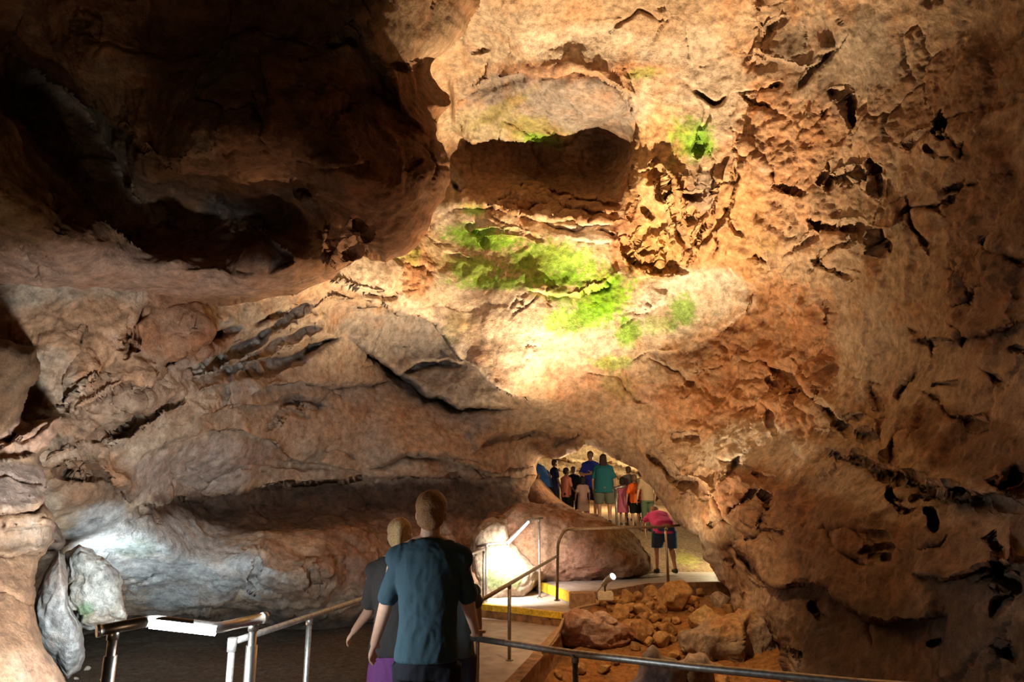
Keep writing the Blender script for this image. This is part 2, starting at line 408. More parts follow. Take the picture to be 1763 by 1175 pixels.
ctrl = [(x, y, float(deeper(x, y, z))) for x, y, z in ctrl]
hole = jag([(905, 905), (918, 838), (920, 800), (936, 786), (950, 790), (978, 784), (1008, 766), (1045, 776), (1082, 800), (1108, 828), (1128, 852), (1150, 880), (1172, 905), (1205, 925),
            (1215, 960), (1238, 1000), (1262, 1018), (1258, 1050), (1275, 1068), (1315, 1072), (1342, 1110), (1345, 1200), (1300, 1420), (800, 1420), (835, 1090), (850, 1000)], 6, 14, 3)
ledges = [   # (run, proud by m, fading over px): the proud side is above a run that goes to the right
 ([(300, 640), (400, 600), (470, 560), (540, 520)], .30, 60),
 ([(330, 655), (430, 628), (500, 610), (595, 575)], .38, 70),
 ([(420, 690), (480, 668), (560, 660), (640, 668), (672, 650)], .22, 50),
 ([(596, 572), (640, 620), (690, 650), (730, 685), (800, 700), (900, 706)], .42, 60),
 ([(690, 640), (740, 626), (800, 630)], .24, 30),
 ([(520, 545), (590, 528), (660, 526), (715, 538), (760, 572), (790, 618), (850, 664), (935, 712)], .45, 80),
 ([(330, 720), (430, 705), (520, 700), (570, 705)], .22, 36),
 ([(230, 790), (300, 760), (420, 745), (500, 790), (560, 800), (640, 822)], .16, 34),
 ([(640, 800), (720, 782), (790, 800), (850, 812), (935, 812)], .35, 34),
 ([(810, 780), (870, 752), (935, 742)], .25, 40),
 ([(200, 885), (300, 862), (420, 850), (560, 832), (700, 822), (860, 826), (940, 824)], .5, 90),
 ([(100, 720), (160, 700), (230, 660), (330, 600), (400, 545)], .35, 60),
 ([(80, 800), (150, 760), (240, 720), (330, 680), (420, 660)], .28, 44),
 ([(60, 700), (110, 700), (190, 640)], .25, 30),
 ([(100, 815), (160, 818), (200, 832), (225, 870)], .3, 30),
 ([(560, 485), (610, 500), (700, 512)], .3, 34),
 ([(985, 408), (1020, 418), (1070, 424)], .12, 18),
 ([(900, 500), (960, 512), (1010, 506), (1050, 480), (1075, 462)], .11, 34),
 ([(1110, 548), (1145, 520), (1150, 500)], .12, 22),
 ([(745, 378), (800, 350), (860, 362), (920, 376), (1000, 380), (1080, 384)], .3, 30),
 ([(870, 320), (930, 330), (1000, 345), (1075, 350)], .2, 14), ([(850, 335), (920, 352), (1000, 362), (1080, 366)], .2, 12),
 ([(770, 175), (830, 148), (900, 128), (1030, 128), (1078, 165), (1102, 225), (1092, 290), (1085, 370)], .55, 46),
 ([(770, 240), (830, 245), (900, 250), (960, 255), (1010, 225), (1060, 205), (1100, 210)], .5, 50),
 ([(1090, 300), (1130, 296), (1160, 330), (1150, 360)], .3, 24),
 ([(1180, 470), (1215, 400), (1240, 330), (1248, 290)], .28, 34),
 ([(1275, 230), (1270, 330), (1215, 430)], .3, 30),
 ([(1120, 610), (1200, 598), (1262, 560), (1305, 505)], .22, 40),
 ([(1380, 378), (1440, 392), (1500, 402), (1560, 380)], .3, 36),
 ([(1345, 640), (1385, 672), (1420, 700), (1470, 750), (1515, 760)], .25, 46),
 ([(1405, 772), (1480, 800), (1560, 830), (1640, 862), (1763, 860)], .38, 60),
 ([(1290, 80), (1330, 110), (1400, 120), (1450, 80)], .28, 40),
 ([(1290, 0), (1300, 50), (1285, 110)], .25, 30),
 ([(1560, 590), (1650, 580), (1763, 560)], .2, 60),
 ([(1260, 920), (1290, 980), (1330, 1010), (1420, 1010), (1520, 1080), (1640, 1060)], .3, 60),
 ([(1120, 770), (1150, 800), (1210, 840), (1230, 900)], .3, 30),
 ([(1560, 990), (1620, 1000), (1690, 980), (1763, 970)], .3, 40),
]
cracks = [
 ([(598, 572), (650, 625), (700, 655), (735, 690), (800, 702), (880, 706)], 7, .45), ([(595, 575), (540, 598), (470, 625), (400, 655)], 8, .45), ([(540, 525), (480, 560), (420, 600), (330, 650)], 7, .4), ([(430, 560), (470, 545), (520, 530)], 6, .3), ([(250, 640), (330, 600), (420, 560)], 7, .35), ([(690, 640), (750, 628), (800, 630)], 6, .3),
 ([(480, 700), (520, 690), (570, 702)], 6, .25), ([(160, 760), (240, 715), (320, 680)], 8, .4), ([(120, 800), (160, 812), (205, 828)], 7, .4),
 ([(1000, 640), (1060, 650), (1120, 700)], 3, .1), ([(1120, 620), (1170, 640), (1200, 670)], 3, .12),
 ([(1265, 630), (1310, 622), (1345, 640), (1380, 670), (1420, 700), (1460, 748), (1518, 758), (1512, 700)], 5, .3),
 ([(1400, 770), (1470, 790), (1540, 820), (1640, 850), (1763, 880)], 7, .35),
 ([(1150, 752), (1185, 748), (1205, 760)], 5, .22), ([(1105, 775), (1135, 800), (1160, 825), (1195, 832), (1205, 865)], 5, .3),
 ([(1252, 915), (1275, 960), (1300, 990), (1320, 1010)], 6, .3), ([(1380, 378), (1470, 400), (1510, 398)], 7, .4),
 ([(1510, 400), (1512, 430)], 4, .2), ([(1295, 845), (1320, 855), (1330, 880)], 4, .25), ([(1520, 845), (1560, 862)], 4, .2),
 ([(1560, 560), (1600, 590), (1605, 620)], 4, .2), ([(1650, 480), (1700, 500)], 5, .2), ([(1500, 660), (1505, 700)], 3, .2),
 ([(1300, 250), (1330, 290), (1340, 330)], 3, .15), ([(1375, 160), (1400, 120), (1450, 80)], 5, .2), ([(1480, 950), (1540, 945)], 4, .2),
 ([(1500, 280), (1512, 310), (1515, 340)], 3, .15), ([(1600, 230), (1640, 200), (1763, 170)], 5, .15), ([(1320, 60), (1345, 30)], 5, .2),
 ([(1690, 630), (1740, 660)], 4, .2), ([(1700, 960), (1740, 1010), (1700, 1060)], 6, .25), ([(1420, 900), (1440, 940), (1500, 980)], 5, .22),
 ([(1140, 400), (1150, 440), (1160, 465)], 7, .35), ([(1110, 320), (1135, 300), (1140, 350)], 7, .3), ([(1150, 360), (1170, 410), (1200, 440)], 4, .2),
 ([(1090, 430), (1110, 400), (1150, 390)], 4, .15), ([(1115, 470), (1160, 460), (1190, 470)], 4, .2), ([(1215, 290), (1200, 340)], 4, .15),
 ([(595, 575), (560, 590), (500, 620)], 5, .2), ([(598, 572), (650, 625), (700, 655), (730, 690), (800, 702), (905, 706)], 5, .3),
 ([(545, 655), (570, 665), (640, 668), (672, 652)], 3.5, .2), ([(700, 640), (750, 625), (800, 628)], 3.5, .2), ([(480, 700), (540, 690), (565, 700)], 4, .2),
 ([(560, 555), (500, 585), (430, 620), (340, 660)], 6, .25), ([(610, 815), (700, 790), (780, 790), (850, 800)], 4, .2),
 ([(300, 860), (420, 800), (520, 795), (600, 812)], 3, .1), ([(820, 775), (870, 752), (930, 740)], 4, .2), ([(945, 770), (1005, 745)], 5, .25),
 ([(220, 560), (225, 590), (215, 620)], 5, .2), ([(250, 520), (235, 560), (240, 600)], 4, .2), ([(300, 700), (240, 715), (190, 760)], 5, .22),
 ([(100, 810), (160, 815), (200, 830)], 5, .3), ([(690, 455), (720, 460), (745, 480)], 5, .25), ([(600, 490), (660, 512), (720, 500)], 4, .2),
 ([(845, 345), (900, 360), (960, 350)], 5, .2), ([(920, 375), (960, 392), (1010, 400)], 4, .15), ([(770, 310), (790, 330), (810, 328)], 4, .25),
 ([(860, 212), (900, 222), (940, 245)], 3, .12), ([(930, 210), (975, 250)], 4, .15), ([(800, 95), (850, 84)], 3, .1),
 ([(1040, 60), (1100, 20), (1150, 35)], 3, .08), ([(530, 960), (545, 990), (540, 1040)], 5, .2), ([(440, 950), (435, 1000), (450, 1040)], 3, .15),
 ([(840, 395), (900, 400), (940, 412)], 3, .08), ([(760, 440), (830, 452)], 3, .08),
]
_r = random.Random(77)
def wander(x, y, ang, n, l):
    out = [(x, y)]
    for _ in range(n):
        ang += _r.uniform(-.6, .6) ; x += math.cos(ang) * l; y += math.sin(ang) * l; out.append((x, y)); ang += (_r.uniform(-.2, .2))
    return out


for _ in range(75):
    cracks.append((wander(_r.uniform(1180, 1740), _r.uniform(150, 1120), _r.choice((.5, .5, .7, 2.2, -.4)), _r.randint(3, 6), _r.uniform(10, 24)), _r.uniform(2.2, 4.5), _r.uniform(.10, .28)))
for _ in range(26):
    cracks.append((wander(_r.uniform(80, 640), _r.uniform(560, 830), _r.choice((-.5, -.7, .1)), _r.randint(3, 6), _r.uniform(10, 22)), _r.uniform(2., 3.2), _r.uniform(.06, .15)))
for _ in range(14):
    cracks.append((wander(_r.uniform(1080, 1240), _r.uniform(290, 480), _r.uniform(-2, 2), _r.randint(3, 5), _r.uniform(8, 16)), _r.uniform(2.2, 4.), _r.uniform(.1, .25)))
for _ in range(10):
    cracks.append((wander(_r.uniform(780, 1050), _r.uniform(330, 400), _r.uniform(-.2, .3), _r.randint(3, 6), _r.uniform(12, 20)), _r.uniform(2.2, 3.5), _r.uniform(.08, .18)))
brushes = [  # centre, radii, angle, colour, strength, roughness of relief
 (1550, 500, 600, 900, 0, TAN, 1, .6), (1320, 620, 130, 160, 0, CLAY, .8, 1.), (1350, 250, 120, 200, 0, CLAY, .5, 1.),
 (1550, 300, 160, 90, -10, TAN, .8, .5), (1450, 100, 140, 90, 0, (.33, .27, .21), .8, .3), (1650, 150, 220, 70, -20, BROWN, .7, .9), (1700, 420, 90, 200, 0, BROWN, .7, .9),
 (1550, 620, 130, 90, 30, LIME, .5, .4), (1310, 760, 100, 40, 20, PALE, .8, .4), (1250, 780, 60, 30, 0, PALE, .5, .5), (1700, 780, 160, 60, 25, BROWN, .9, .9),
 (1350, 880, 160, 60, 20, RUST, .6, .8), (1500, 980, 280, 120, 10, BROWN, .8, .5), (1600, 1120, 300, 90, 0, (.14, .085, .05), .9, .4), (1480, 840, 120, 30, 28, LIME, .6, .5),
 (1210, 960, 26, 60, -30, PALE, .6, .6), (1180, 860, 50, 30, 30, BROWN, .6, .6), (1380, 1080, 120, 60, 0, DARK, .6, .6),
 # dome
 (1000, 60, 260, 110, 0, TAN, 1, .25), (850, 60, 90, 80, 0, (.42, .34, .26), .8, .3), (1000, 80, 130, 40, 0, PALE, .5, .2), (1180, 160, 110, 120, 0, LIME, .9, .3),
 (1130, 330, 60, 160, 0, (.55, .36, .18), .9, .7), (1240, 420, 90, 160, 0, (.52, .30, .14), .9, .75), (1210, 330, 30, 40, 20, GREY, .6, .1),
 (950, 175, 170, 60, 8, GREY, .95, .3), (850, 225, 90, 40, 10, (.40, .36, .25), .8, .1), (900, 300, 190, 60, 5, BROWN, .9, .6), (960, 355, 140, 30, 4, (.38, .22, .11), .9, 1.),
 (1050, 245, 50, 40, 0, DARK, .6, .4), (760, 330, 40, 50, 0, GREY, .6, .3), (1000, 120, 180, 16, 0, CLAY, .5, .3),
 (880, 440, 220, 70, 0, (.58, .44, .28), .95, .25), (1020, 405, 60, 22, 0, PALE, .9, .05), (1180, 530, 120, 60, -15, PALE, .95, .08), (900, 570, 260, 90, 10, LIME, 1, .06),
 (1080, 420, 30, 60, 0, CLAY, .7, .9), (1120, 430, 50, 50, 0, (.58, .35, .14), .8, 1.), (640, 475, 70, 36, 0, LIME, .8, .1), (715, 470, 30, 45, 0, CLAY, .8, .9), (800, 390, 60, 30, 0, PALE, .6, .1),
 (1050, 680, 120, 60, 20, PINK, .7, .6), (1100, 740, 120, 50, 30, (.45, .31, .2), .8, .7), (1200, 700, 70, 60, 0, CLAY, .7, .9),
 # slabs toward the back
 (600, 640, 320, 130, 10, (.40, .31, .24), 1, .10), (690, 580, 110, 50, 10, GREY, .85, .05), (780, 655, 100, 40, 8, (.33, .28, .24), .8, .05), (650, 755, 105, 32, 2, GREY, .9, .12),
 (500, 760, 320, 70, 0, (.46, .32, .21), .8, .18), (830, 745, 28, 26, 0, GREY, .7, .1), (880, 770, 90, 40, -12, (.46, .32, .2), .8, .2), (420, 580, 110, 50, -30, (.32, .27, .22), .8, .2),
 (120, 600, 160, 90, 0, CLAY, .8, .9), (220, 690, 160, 70, -35, (.34, .2, .12), .8, .9), (300, 560, 70, 60, 0, RUST, .7, .4), (90, 640, 50, 50, 0, TAN, .8, .5), (360, 590, 50, 25, -20, RUST, .6, .5),
 (330, 810, 140, 50, -10, (.42, .32, .26), .8, .15), (150, 830, 90, 50, 0, BROWN, .8, .6),
 (600, 872, 420, 46, -2, (.09, .05, .03), .97, .3), (700, 960, 180, 80, 0, (.26, .15, .10), .9, 1.), (500, 990, 70, 60, 0, (.36, .24, .16), .9, .8),  # band under the slab lip: soil stain plus shade painted into the colour
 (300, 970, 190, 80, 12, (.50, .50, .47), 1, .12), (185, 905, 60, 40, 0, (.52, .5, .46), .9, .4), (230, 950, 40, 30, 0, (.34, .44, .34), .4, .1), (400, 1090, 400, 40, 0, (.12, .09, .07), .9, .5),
 # growth
 (1190, 240, 46, 46, 0, MOSS, .85, None), (1205, 250, 30, 26, 0, MOSS, .6, None), (1110, 128, 34, 14, 0, MOSS, .5, None), (835, 412, 80, 24, 5, MOSS, 1, None), (800, 392, 40, 14, 0, MOSS, .6, None),
 (815, 462, 60, 28, 0, MOSS, .8, None), (950, 450, 110, 42, 4, MOSS, .9, None), (860, 488, 90, 14, 0, MOSS, .85, None), (980, 482, 100, 16, 0, MOSS, .8, None), (1000, 515, 90, 18, 8, MOSS, .7, None),
 (1045, 510, 66, 40, -38, MOSS, 1., None), (1000, 548, 75, 30, -6, MOSS, .9, None), (1080, 572, 26, 34, 20, MOSS, .9, None), (1175, 535, 34, 36, 0, MOSS, .85, None), (1130, 560, 40, 20, 0, MOSS, .5, None),
 (1055, 625, 40, 16, 0, MOSS, .6, None), (1065, 665, 44, 26, 30, OLIVE, .6, None), (920, 225, 80, 26, 12, OLIVE, .9, None), (930, 242, 50, 14, 12, MOSS, .7, None), (860, 190, 70, 16, -30, OLIVE, .7, None),
 (790, 560, 30, 40, 30, OLIVE, .4, None), (765, 330, 28, 28, 0, OLIVE, .7, None), (1330, 420, 20, 20, 0, OLIVE, .5, None), (815, 360, 24, 12, 0, MOSS, .6, None), (700, 440, 30, 14, 0, MOSS, .4, None),
]
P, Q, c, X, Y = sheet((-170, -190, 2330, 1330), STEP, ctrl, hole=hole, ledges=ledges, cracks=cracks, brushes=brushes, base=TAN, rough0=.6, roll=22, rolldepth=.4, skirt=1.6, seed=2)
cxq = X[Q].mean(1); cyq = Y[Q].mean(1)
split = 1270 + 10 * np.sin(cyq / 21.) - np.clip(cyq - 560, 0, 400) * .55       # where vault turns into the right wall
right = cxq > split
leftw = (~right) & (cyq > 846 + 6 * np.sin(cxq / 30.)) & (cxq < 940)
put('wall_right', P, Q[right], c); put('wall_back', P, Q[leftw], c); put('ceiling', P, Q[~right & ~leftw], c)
# ---- the dark mass overhead: bulge, crevice and the long slab beneath it
k_ = 1.28
ctrl2 = [(0, -100, 3.6), (400, -150, 3.7), (800, -150, 4.1), (0, 20, 3.9), (150, 100, 4.0), (300, 60, 4.1), (500, 60, 4.0), (680, 60, 4.2), (780, 20, 4.8), (640, 170, 4.2), (720, 180, 4.6),
         (560, 220, 3.8), (450, 180, 3.7), (330, 200, 3.7), (560, 320, 3.8), (660, 300, 3.9), (740, 260, 4.3), (740, 340, 4.4), (640, 380, 4.1), (680, 430, 4.5), (420, 300, 3.9), (300, 300, 4.1),
         (60, 150, 5.3), (120, 230, 5.5), (190, 300, 5.5), (270, 350, 5.7), (360, 365, 5.6), (450, 375, 5.5), (540, 360, 4.8), (200, 250, 4.9), (240, 330, 4.7),
         (0, 230, 3.7), (60, 330, 3.8), (150, 400, 4.0), (0, 420, 3.9), (100, 470, 4.2), (300, 440, 4.4), (450, 430, 4.4), (300, 500, 4.9), (480, 490, 5.0), (600, 420, 4.5), (560, 480, 5.0), (150, 520, 4.9), (0, 520, 4.7), (-160, 300, 3.3), (-160, 550, 4.3)]
ctrl2 = [(x, y, z * k_) for x, y, z in ctrl2]
poly2 = jag([(-240, -240), (850, -240), (825, 0), (798, 60), (768, 88), (744, 104), (738, 128), (756, 150), (778, 178), (752, 205), (748, 240), (768, 262), (775, 295), (765, 340), (744, 368), (736, 400), (718, 425),
             (698, 440), (665, 452), (640, 448), (622, 440), (604, 456), (575, 478), (545, 490), (500, 508), (440, 520), (350, 528), (280, 522), (220, 526), (150, 528), (60, 522), (0, 530), (-240, 560)], 3, 14, 8)
ledges2 = [([(0, 350), (60, 440), (60, 441)], .0, 10),
  ([(0, 170), (120, 310), (205, 400), (270, 425)], -.5, 40), ([(0, 70), (100, 140), (190, 210), (260, 270), (320, 310), (430, 300)], .6, 60),
  ([(590, 0), (640, 90), (680, 150), (700, 200), (740, 240)], .22, 60), ([(440, 70), (460, 170), (450, 240), (500, 290)], .12, 40),
  ([(190, 330), (230, 385), (275, 360), (270, 330)], .35, 40), ([(390, 400), (440, 400), (500, 440), (505, 452), (460, 470)], .2, 30),
  ([(500, 270), (560, 290), (640, 280)], .12, 26), ([(560, 380), (560, 440), (590, 470)], -.15, 24), ([(0, 470), (150, 500), (300, 470), (420, 480), (540, 470)], .06, 20)]
cracks2 = [([(20, 130), (120, 250), (210, 350), (300, 395), (400, 385)], 22, .5), ([(640, 80), (660, 110), (740, 120)], 4, .15), ([(435, 160), (440, 200), (455, 220)], 5, .12), ([(270, 330), (330, 310), (400, 340)], 12, .25),
  ([(600, 380), (625, 395), (640, 415)], 12, .3), ([(585, 420), (600, 440), (620, 430)], 6, .2), ([(520, 310), (525, 340)], 16, .3), ([(330, 420), (350, 435)], 4, .1), ([(560, 80), (600, 60), (620, 80)], 6, .12), ([(745, 120), (760, 160), (775, 175)], 7, .25),
  ([(400, 460), (440, 470)], 3, .06), ([(100, 340), (108, 350)], 5, .1), ([(690, 300), (740, 270)], 3, .1), ([(500, 200), (530, 215)], 3, .08)]
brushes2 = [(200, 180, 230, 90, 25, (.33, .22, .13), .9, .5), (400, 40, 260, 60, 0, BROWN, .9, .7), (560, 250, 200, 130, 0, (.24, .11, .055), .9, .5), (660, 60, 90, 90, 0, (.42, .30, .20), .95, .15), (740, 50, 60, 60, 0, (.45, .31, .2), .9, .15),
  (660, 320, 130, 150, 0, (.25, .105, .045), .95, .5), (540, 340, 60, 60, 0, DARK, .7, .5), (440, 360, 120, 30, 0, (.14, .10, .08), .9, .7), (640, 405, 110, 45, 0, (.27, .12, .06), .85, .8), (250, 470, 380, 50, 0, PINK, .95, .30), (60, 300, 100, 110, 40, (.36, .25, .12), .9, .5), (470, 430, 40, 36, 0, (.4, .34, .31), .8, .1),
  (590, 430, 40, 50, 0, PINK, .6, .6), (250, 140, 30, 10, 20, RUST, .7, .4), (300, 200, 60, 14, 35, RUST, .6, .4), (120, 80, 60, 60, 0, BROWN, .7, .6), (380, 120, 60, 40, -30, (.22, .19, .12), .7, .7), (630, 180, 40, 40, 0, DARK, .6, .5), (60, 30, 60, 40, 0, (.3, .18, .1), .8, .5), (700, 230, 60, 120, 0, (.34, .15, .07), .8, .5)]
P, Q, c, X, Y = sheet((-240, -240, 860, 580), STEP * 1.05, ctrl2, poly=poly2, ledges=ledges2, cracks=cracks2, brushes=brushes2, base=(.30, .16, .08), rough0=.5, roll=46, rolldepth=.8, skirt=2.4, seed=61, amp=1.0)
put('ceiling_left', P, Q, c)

# ---- near rock on the left
ctrl3 = [(-200, 560, 3.6), (0, 620, 4.4), (50, 650, 4.6), (0, 700, 4.5), (-150, 800, 3.6), (40, 790, 4.7), (0, 850, 4.3), (60, 860, 4.5), (90, 740, 4.9), (0, 940, 4.5), (60, 940, 4.7), (0, 1050, 4.2), (50, 1050, 4.4), (40, 1150, 4.0), (110, 1190, 4.3), (-150, 1150, 3.4), (0, 1350, 3.7), (150, 1350, 4.2)]
poly3 = jag([(-260, 560), (0, 585), (60, 600), (67, 640), (42, 690), (34, 742), (70, 722), (106, 716), (96, 752), (66, 790), (80, 842), (74, 868), (90, 884), (96, 905), (94, 932), (66, 962), (58, 1010), (62, 1062), (74, 1112), (100, 1148), (128, 1200), (160, 1420), (-260, 1420)], 3, 12, 5)
ledges3 = [([(-60, 885), (20, 884), (60, 875), (82, 850)], .25, 22), ([(-60, 765), (10, 765), (60, 735), (100, 716)], -.16, 16), ([(-60, 960), (40, 955), (90, 950)], .16, 16), ([(-60, 800), (0, 795), (60, 785)], -.12, 16), ([(0, 915), (60, 905), (95, 908)], .1, 12)]
cracks3 = [([(-20, 885), (30, 884), (62, 874), (82, 856)], 4, .2), ([(20, 955), (60, 956), (90, 948)], 4, .14), ([(10, 740), (40, 760), (90, 730)], 3, .08), ([(-60, 770), (0, 768), (40, 745)], 4, .1)]
brushes3 = [(20, 660, 80, 80, 0, (.16, .085, .04), .95, .3), (60, 750, 60, 30, -20, PINK, .9, .7), (20, 840, 70, 45, 0, (.33, .22, .16), .95, .1), (40, 920, 70, 30, 0, (.22, .15, .1), .8, .6), (20, 1050, 70, 90, 0, (.20, .10, .05), .9, .3), (60, 1150, 60, 40, 0, (.28, .16, .1), .7, .3)]
P, Q, c, X, Y = sheet((-260, 540, 170, 1420), STEP * 1.1, ctrl3, poly=poly3, ledges=ledges3, cracks=cracks3, brushes=brushes3, base=(.26, .15, .08), rough0=.4, roll=22, rolldepth=.4, skirt=1.2, seed=91)
put('wall_left', P, Q, c)

# ---- rock around the far chamber, behind the party
ctrl4 = [(850, 720, 21), (1000, 760, 22), (1100, 780, 21.5), (1300, 780, 19), (850, 850, 19), (1000, 840, 23), (1100, 850, 22.5), (1200, 850, 20), (1330, 950, 17), (900, 930, 19), (1100, 930, 22), (1200, 900, 20)]
ledges4 = [([(930, 785), (1000, 796), (1060, 800), (1140, 826)], 1.1, 16), ([(960, 826), (1040, 815), (1120, 830)], .5, 10), ([(940, 806), (1000, 812), (1080, 826), (1160, 850)], .6, 10), ([(1100, 858), (1160, 856), (1240, 866)], .8, 12)]
P, Q, c, X, Y = sheet((820, 690, 1370, 960), 2.2, ctrl4, ledges=ledges4, base=(.52, .40, .25), rough0=.25, seed=120, amp=1.6, warp=4,
    brushes=[(1050, 870, 200, 18, 0, (.3, .17, .09), .8, .6), (1170, 865, 60, 20, 0, (.3, .2, .12), .9, .3), (1040, 790, 90, 22, 0, (.60, .47, .30), .9, .05)])
put('wall_chamber', P, Q, c)

# ------------------------------------------------------------------ ground
def flr(px, py, z): return on(px, py, z)[:2]


E1 = [flr(820, 1040, -.02), flr(900, 1048, -.02), flr(978, 1057, -.02)]          # first nosing
E2 = [flr(918, 999, .14), flr(988, 1024, .14)]                                    # second nosing
E3 = [flr(988, 1024, .14), flr(1060, 1014, .14), flr(1116, 1004, .14), flr(1285, 1001, .14)]


def ramp(x, y):
    return np.interp(y, [13.6, 17.4, 21, 26], [.14, .94, 1.2, 1.4])


def H(x, y):
    """height of the natural ground"""
    p = np.c_[x, y, np.zeros_like(x)]
    n = .05 * fbm(p, .9, 4, 7) + .03 * fbm(p, .25, 4, 8)
    edge = -.19 + (y - 6.1) * .24 + .12
    r = sstep(0, .25, x - edge)
    zr = np.interp(y, [4.5, 6.5, 8.0, 9.0, 9.8, 10.6, 30], [-1.0, -.72, -.40, -.10, .04, .09, .09]) + .05 * fbm(p, 1.1, 3, 3) + .22 * sstep(1.8, 3.2, x) * sstep(10.5, 8.5, y)
    z = -.30 * (1 - r) + zr * r + n
    return np.where(y > 11, -.2 + n, z)


def height_grid(name, x0, x1, y0, y1, st, fn, mat, colf, mask=None, kind='structure', thick=None):
    nx = int((x1 - x0) / st) + 1; ny = int((y1 - y0) / st) + 1
    gx, gy = np.meshgrid(np.linspace(x0, x1, nx), np.linspace(y0, y1, ny)); X = gx.ravel(); Y = gy.ravel(); Z = fn(X, Y)
    V = np.c_[X, Y, Z]; idx = np.arange(nx * ny).reshape(ny, nx)
    Q = np.stack([idx[:-1, :-1], idx[:-1, 1:], idx[1:, 1:], idx[1:, :-1]], -1).reshape(-1, 4)
    if mask is not None: Q = Q[mask(X[Q].mean(1), Y[Q].mean(1))]
    c = colf(V)
    V, Q, c = compact(V, Q, c)
    return mesh_np(name, V, Q, mat, col=np.clip(c, .01, .9), kind=kind)


def ground_col(V):
    x, y = V[:, 0], V[:, 1]; n = fbm(V, .5, 5, 12, gain=.6)
    c = np.tile((.40, .19, .07), (len(V), 1)).astype(float)
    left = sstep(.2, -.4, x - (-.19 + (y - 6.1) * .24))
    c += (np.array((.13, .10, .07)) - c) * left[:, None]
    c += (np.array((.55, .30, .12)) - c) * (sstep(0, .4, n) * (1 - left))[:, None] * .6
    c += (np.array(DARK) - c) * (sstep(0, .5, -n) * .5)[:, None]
    return c


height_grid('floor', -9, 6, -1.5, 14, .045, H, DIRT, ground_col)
# far chamber and platform: poured concrete walk that climbs to the party


def slab(name, outline, top, bottom, mat, st=.05, fn=None, col=(.34, .28, .22), kind='structure'):
    """A cast slab with worn rim; outline in world x, y."""
    o = np.array(outline, float); bm = bmesh.new()
    vs = [bm.verts.new((x, y, bottom)) for x, y in o]; f = bm.faces.new(vs); bm.normal_update()
    if f.normal.z > 0: f.normal_flip()
    r = bmesh.ops.extrude_face_region(bm, geom=[f]); tv = [v for v in r['geom'] if isinstance(v, bmesh.types.BMVert)]
    for v in tv: v.co.z = top
    bmesh.ops.recalc_face_normals(bm, faces=bm.faces)
    te = [e for e in bm.edges if all(abs(v.co.z - top) < 1e-5 for v in e.verts)]
    bmesh.ops.bevel(bm, geom=te, offset=.02, segments=2, affect='EDGES', profile=.5)
    me = bpy.data.meshes.new(name); bm.to_mesh(me); bm.free(); me.materials.append(mat)
    ob = bpy.data.objects.new(name, me); COL.objects.link(ob); ob['kind'] = kind
    return ob


CONC = plain('worn_concrete', (.40, .33, .28), .62, 0, 7, .22, .25, .35, .02)
KERB = plain('stained_concrete', (.34, .20, .11), .8, 0, 14, .4, .5, .2, .03)
YEL = plain('yellow_step_paint', (.80, .50, .04), .6, 0, 30, .3, .3, .3, .006)
RISER = plain('brown_riser', (.30, .15, .06), .85, 0, 12, .4, .5, .2, .03)
pathpoly = [tuple(E1[0] + (0, .1)), tuple(E1[2] + (0, .1)), (.68, 9.5), (-.16, 6.1), (-.33, 5.0), (-.28, 4.8), (1.72, 3.45), (2.6, -.8), (-2.3, -.8), (-1.75, 3.6), (-1.34, 5.5), (-.52, 10.6)]
slab('path', pathpoly, -.2, -.8, CONC)
land = [E1[0], E1[1], E1[2], (.95, 9.95), tuple(E2[1] + (.05, .15)), tuple(E2[0] + (-.1, .3)), (-.5, 12.2), (-.9, 11)]
slab('path', [tuple(q) for q in land], -.02, -.5, CONC)
plat = [tuple(E2[0]), tuple(E2[1])] + [tuple(q) for q in E3[1:]] + [(4.6, 11.6), (5.0, 13.65), (-2, 13.65), (-1.5, 12.6), (-.3, 12.4)]
slab('path', plat, .14, -.25, CONC)
def chamber_col(V):
    c = np.tile((.40, .28, .17), (len(V), 1)) * (1 + .4 * fbm(V, .6, 4, 3))[:, None]
    q = at(1182, 962, 13.6); k = sstep(1., .5, np.hypot(V[:, 0] - q[0], (V[:, 1] - q[1] - .2) * .6) / .36 + 1.2 * fbm(V, .16, 4, 8))
    return c + (np.array((.50, .45, .15)) - c) * k[:, None]


height_grid('floor_chamber', -4, 8, 13.5, 25, .08, lambda x, y: ramp(x, y) + .02 * fbm(np.c_[x, y, x * 0], .6, 3, 5), DIRT, chamber_col)


def strip(name, pts, z0, z1, proud, thick, mat, kind='structure'):
    """A band along the edge of a step."""
    pts = [np.array(p) for p in pts]; bm = bmesh.new(); rows = []
    for i, p in enumerate(pts):
        a = pts[max(i - 1, 0)]; b = pts[min(i + 1, len(pts) - 1)]; t = (b - a) / np.linalg.norm(b - a); n = np.array([t[1], -t[0]])
        rows.append([bm.verts.new((*(p + n * proud), z0)), bm.verts.new((*(p + n * proud), z1)), bm.verts.new((*(p - n * thick), z1)), bm.verts.new((*(p - n * thick), z0))])
    for a, b in zip(rows, rows[1:]):
        for k in range(4): bm.faces.new((a[k], b[k], b[(k + 1) % 4], a[(k + 1) % 4]))
    bm.faces.new(rows[0][::-1]); bm.faces.new(rows[-1]); bmesh.ops.recalc_face_normals(bm, faces=bm.faces)
    me = bpy.data.meshes.new(name); bm.to_mesh(me); bm.free(); me.materials.append(mat)
    ob = bpy.data.objects.new(name, me); COL.objects.link(ob); ob['kind'] = kind
    return ob


def dense(pts, k=10, wob=.012, seed=1):
    r = random.Random(seed); out = []
    for a, b in zip(pts, pts[1:]):
        for i in range(k):
            q = np.array(a) + (np.array(b) - a) * i / k; out.append(q + np.array([r.uniform(-wob, wob), r.uniform(-wob, wob)]))
    return out + [np.array(pts[-1])]


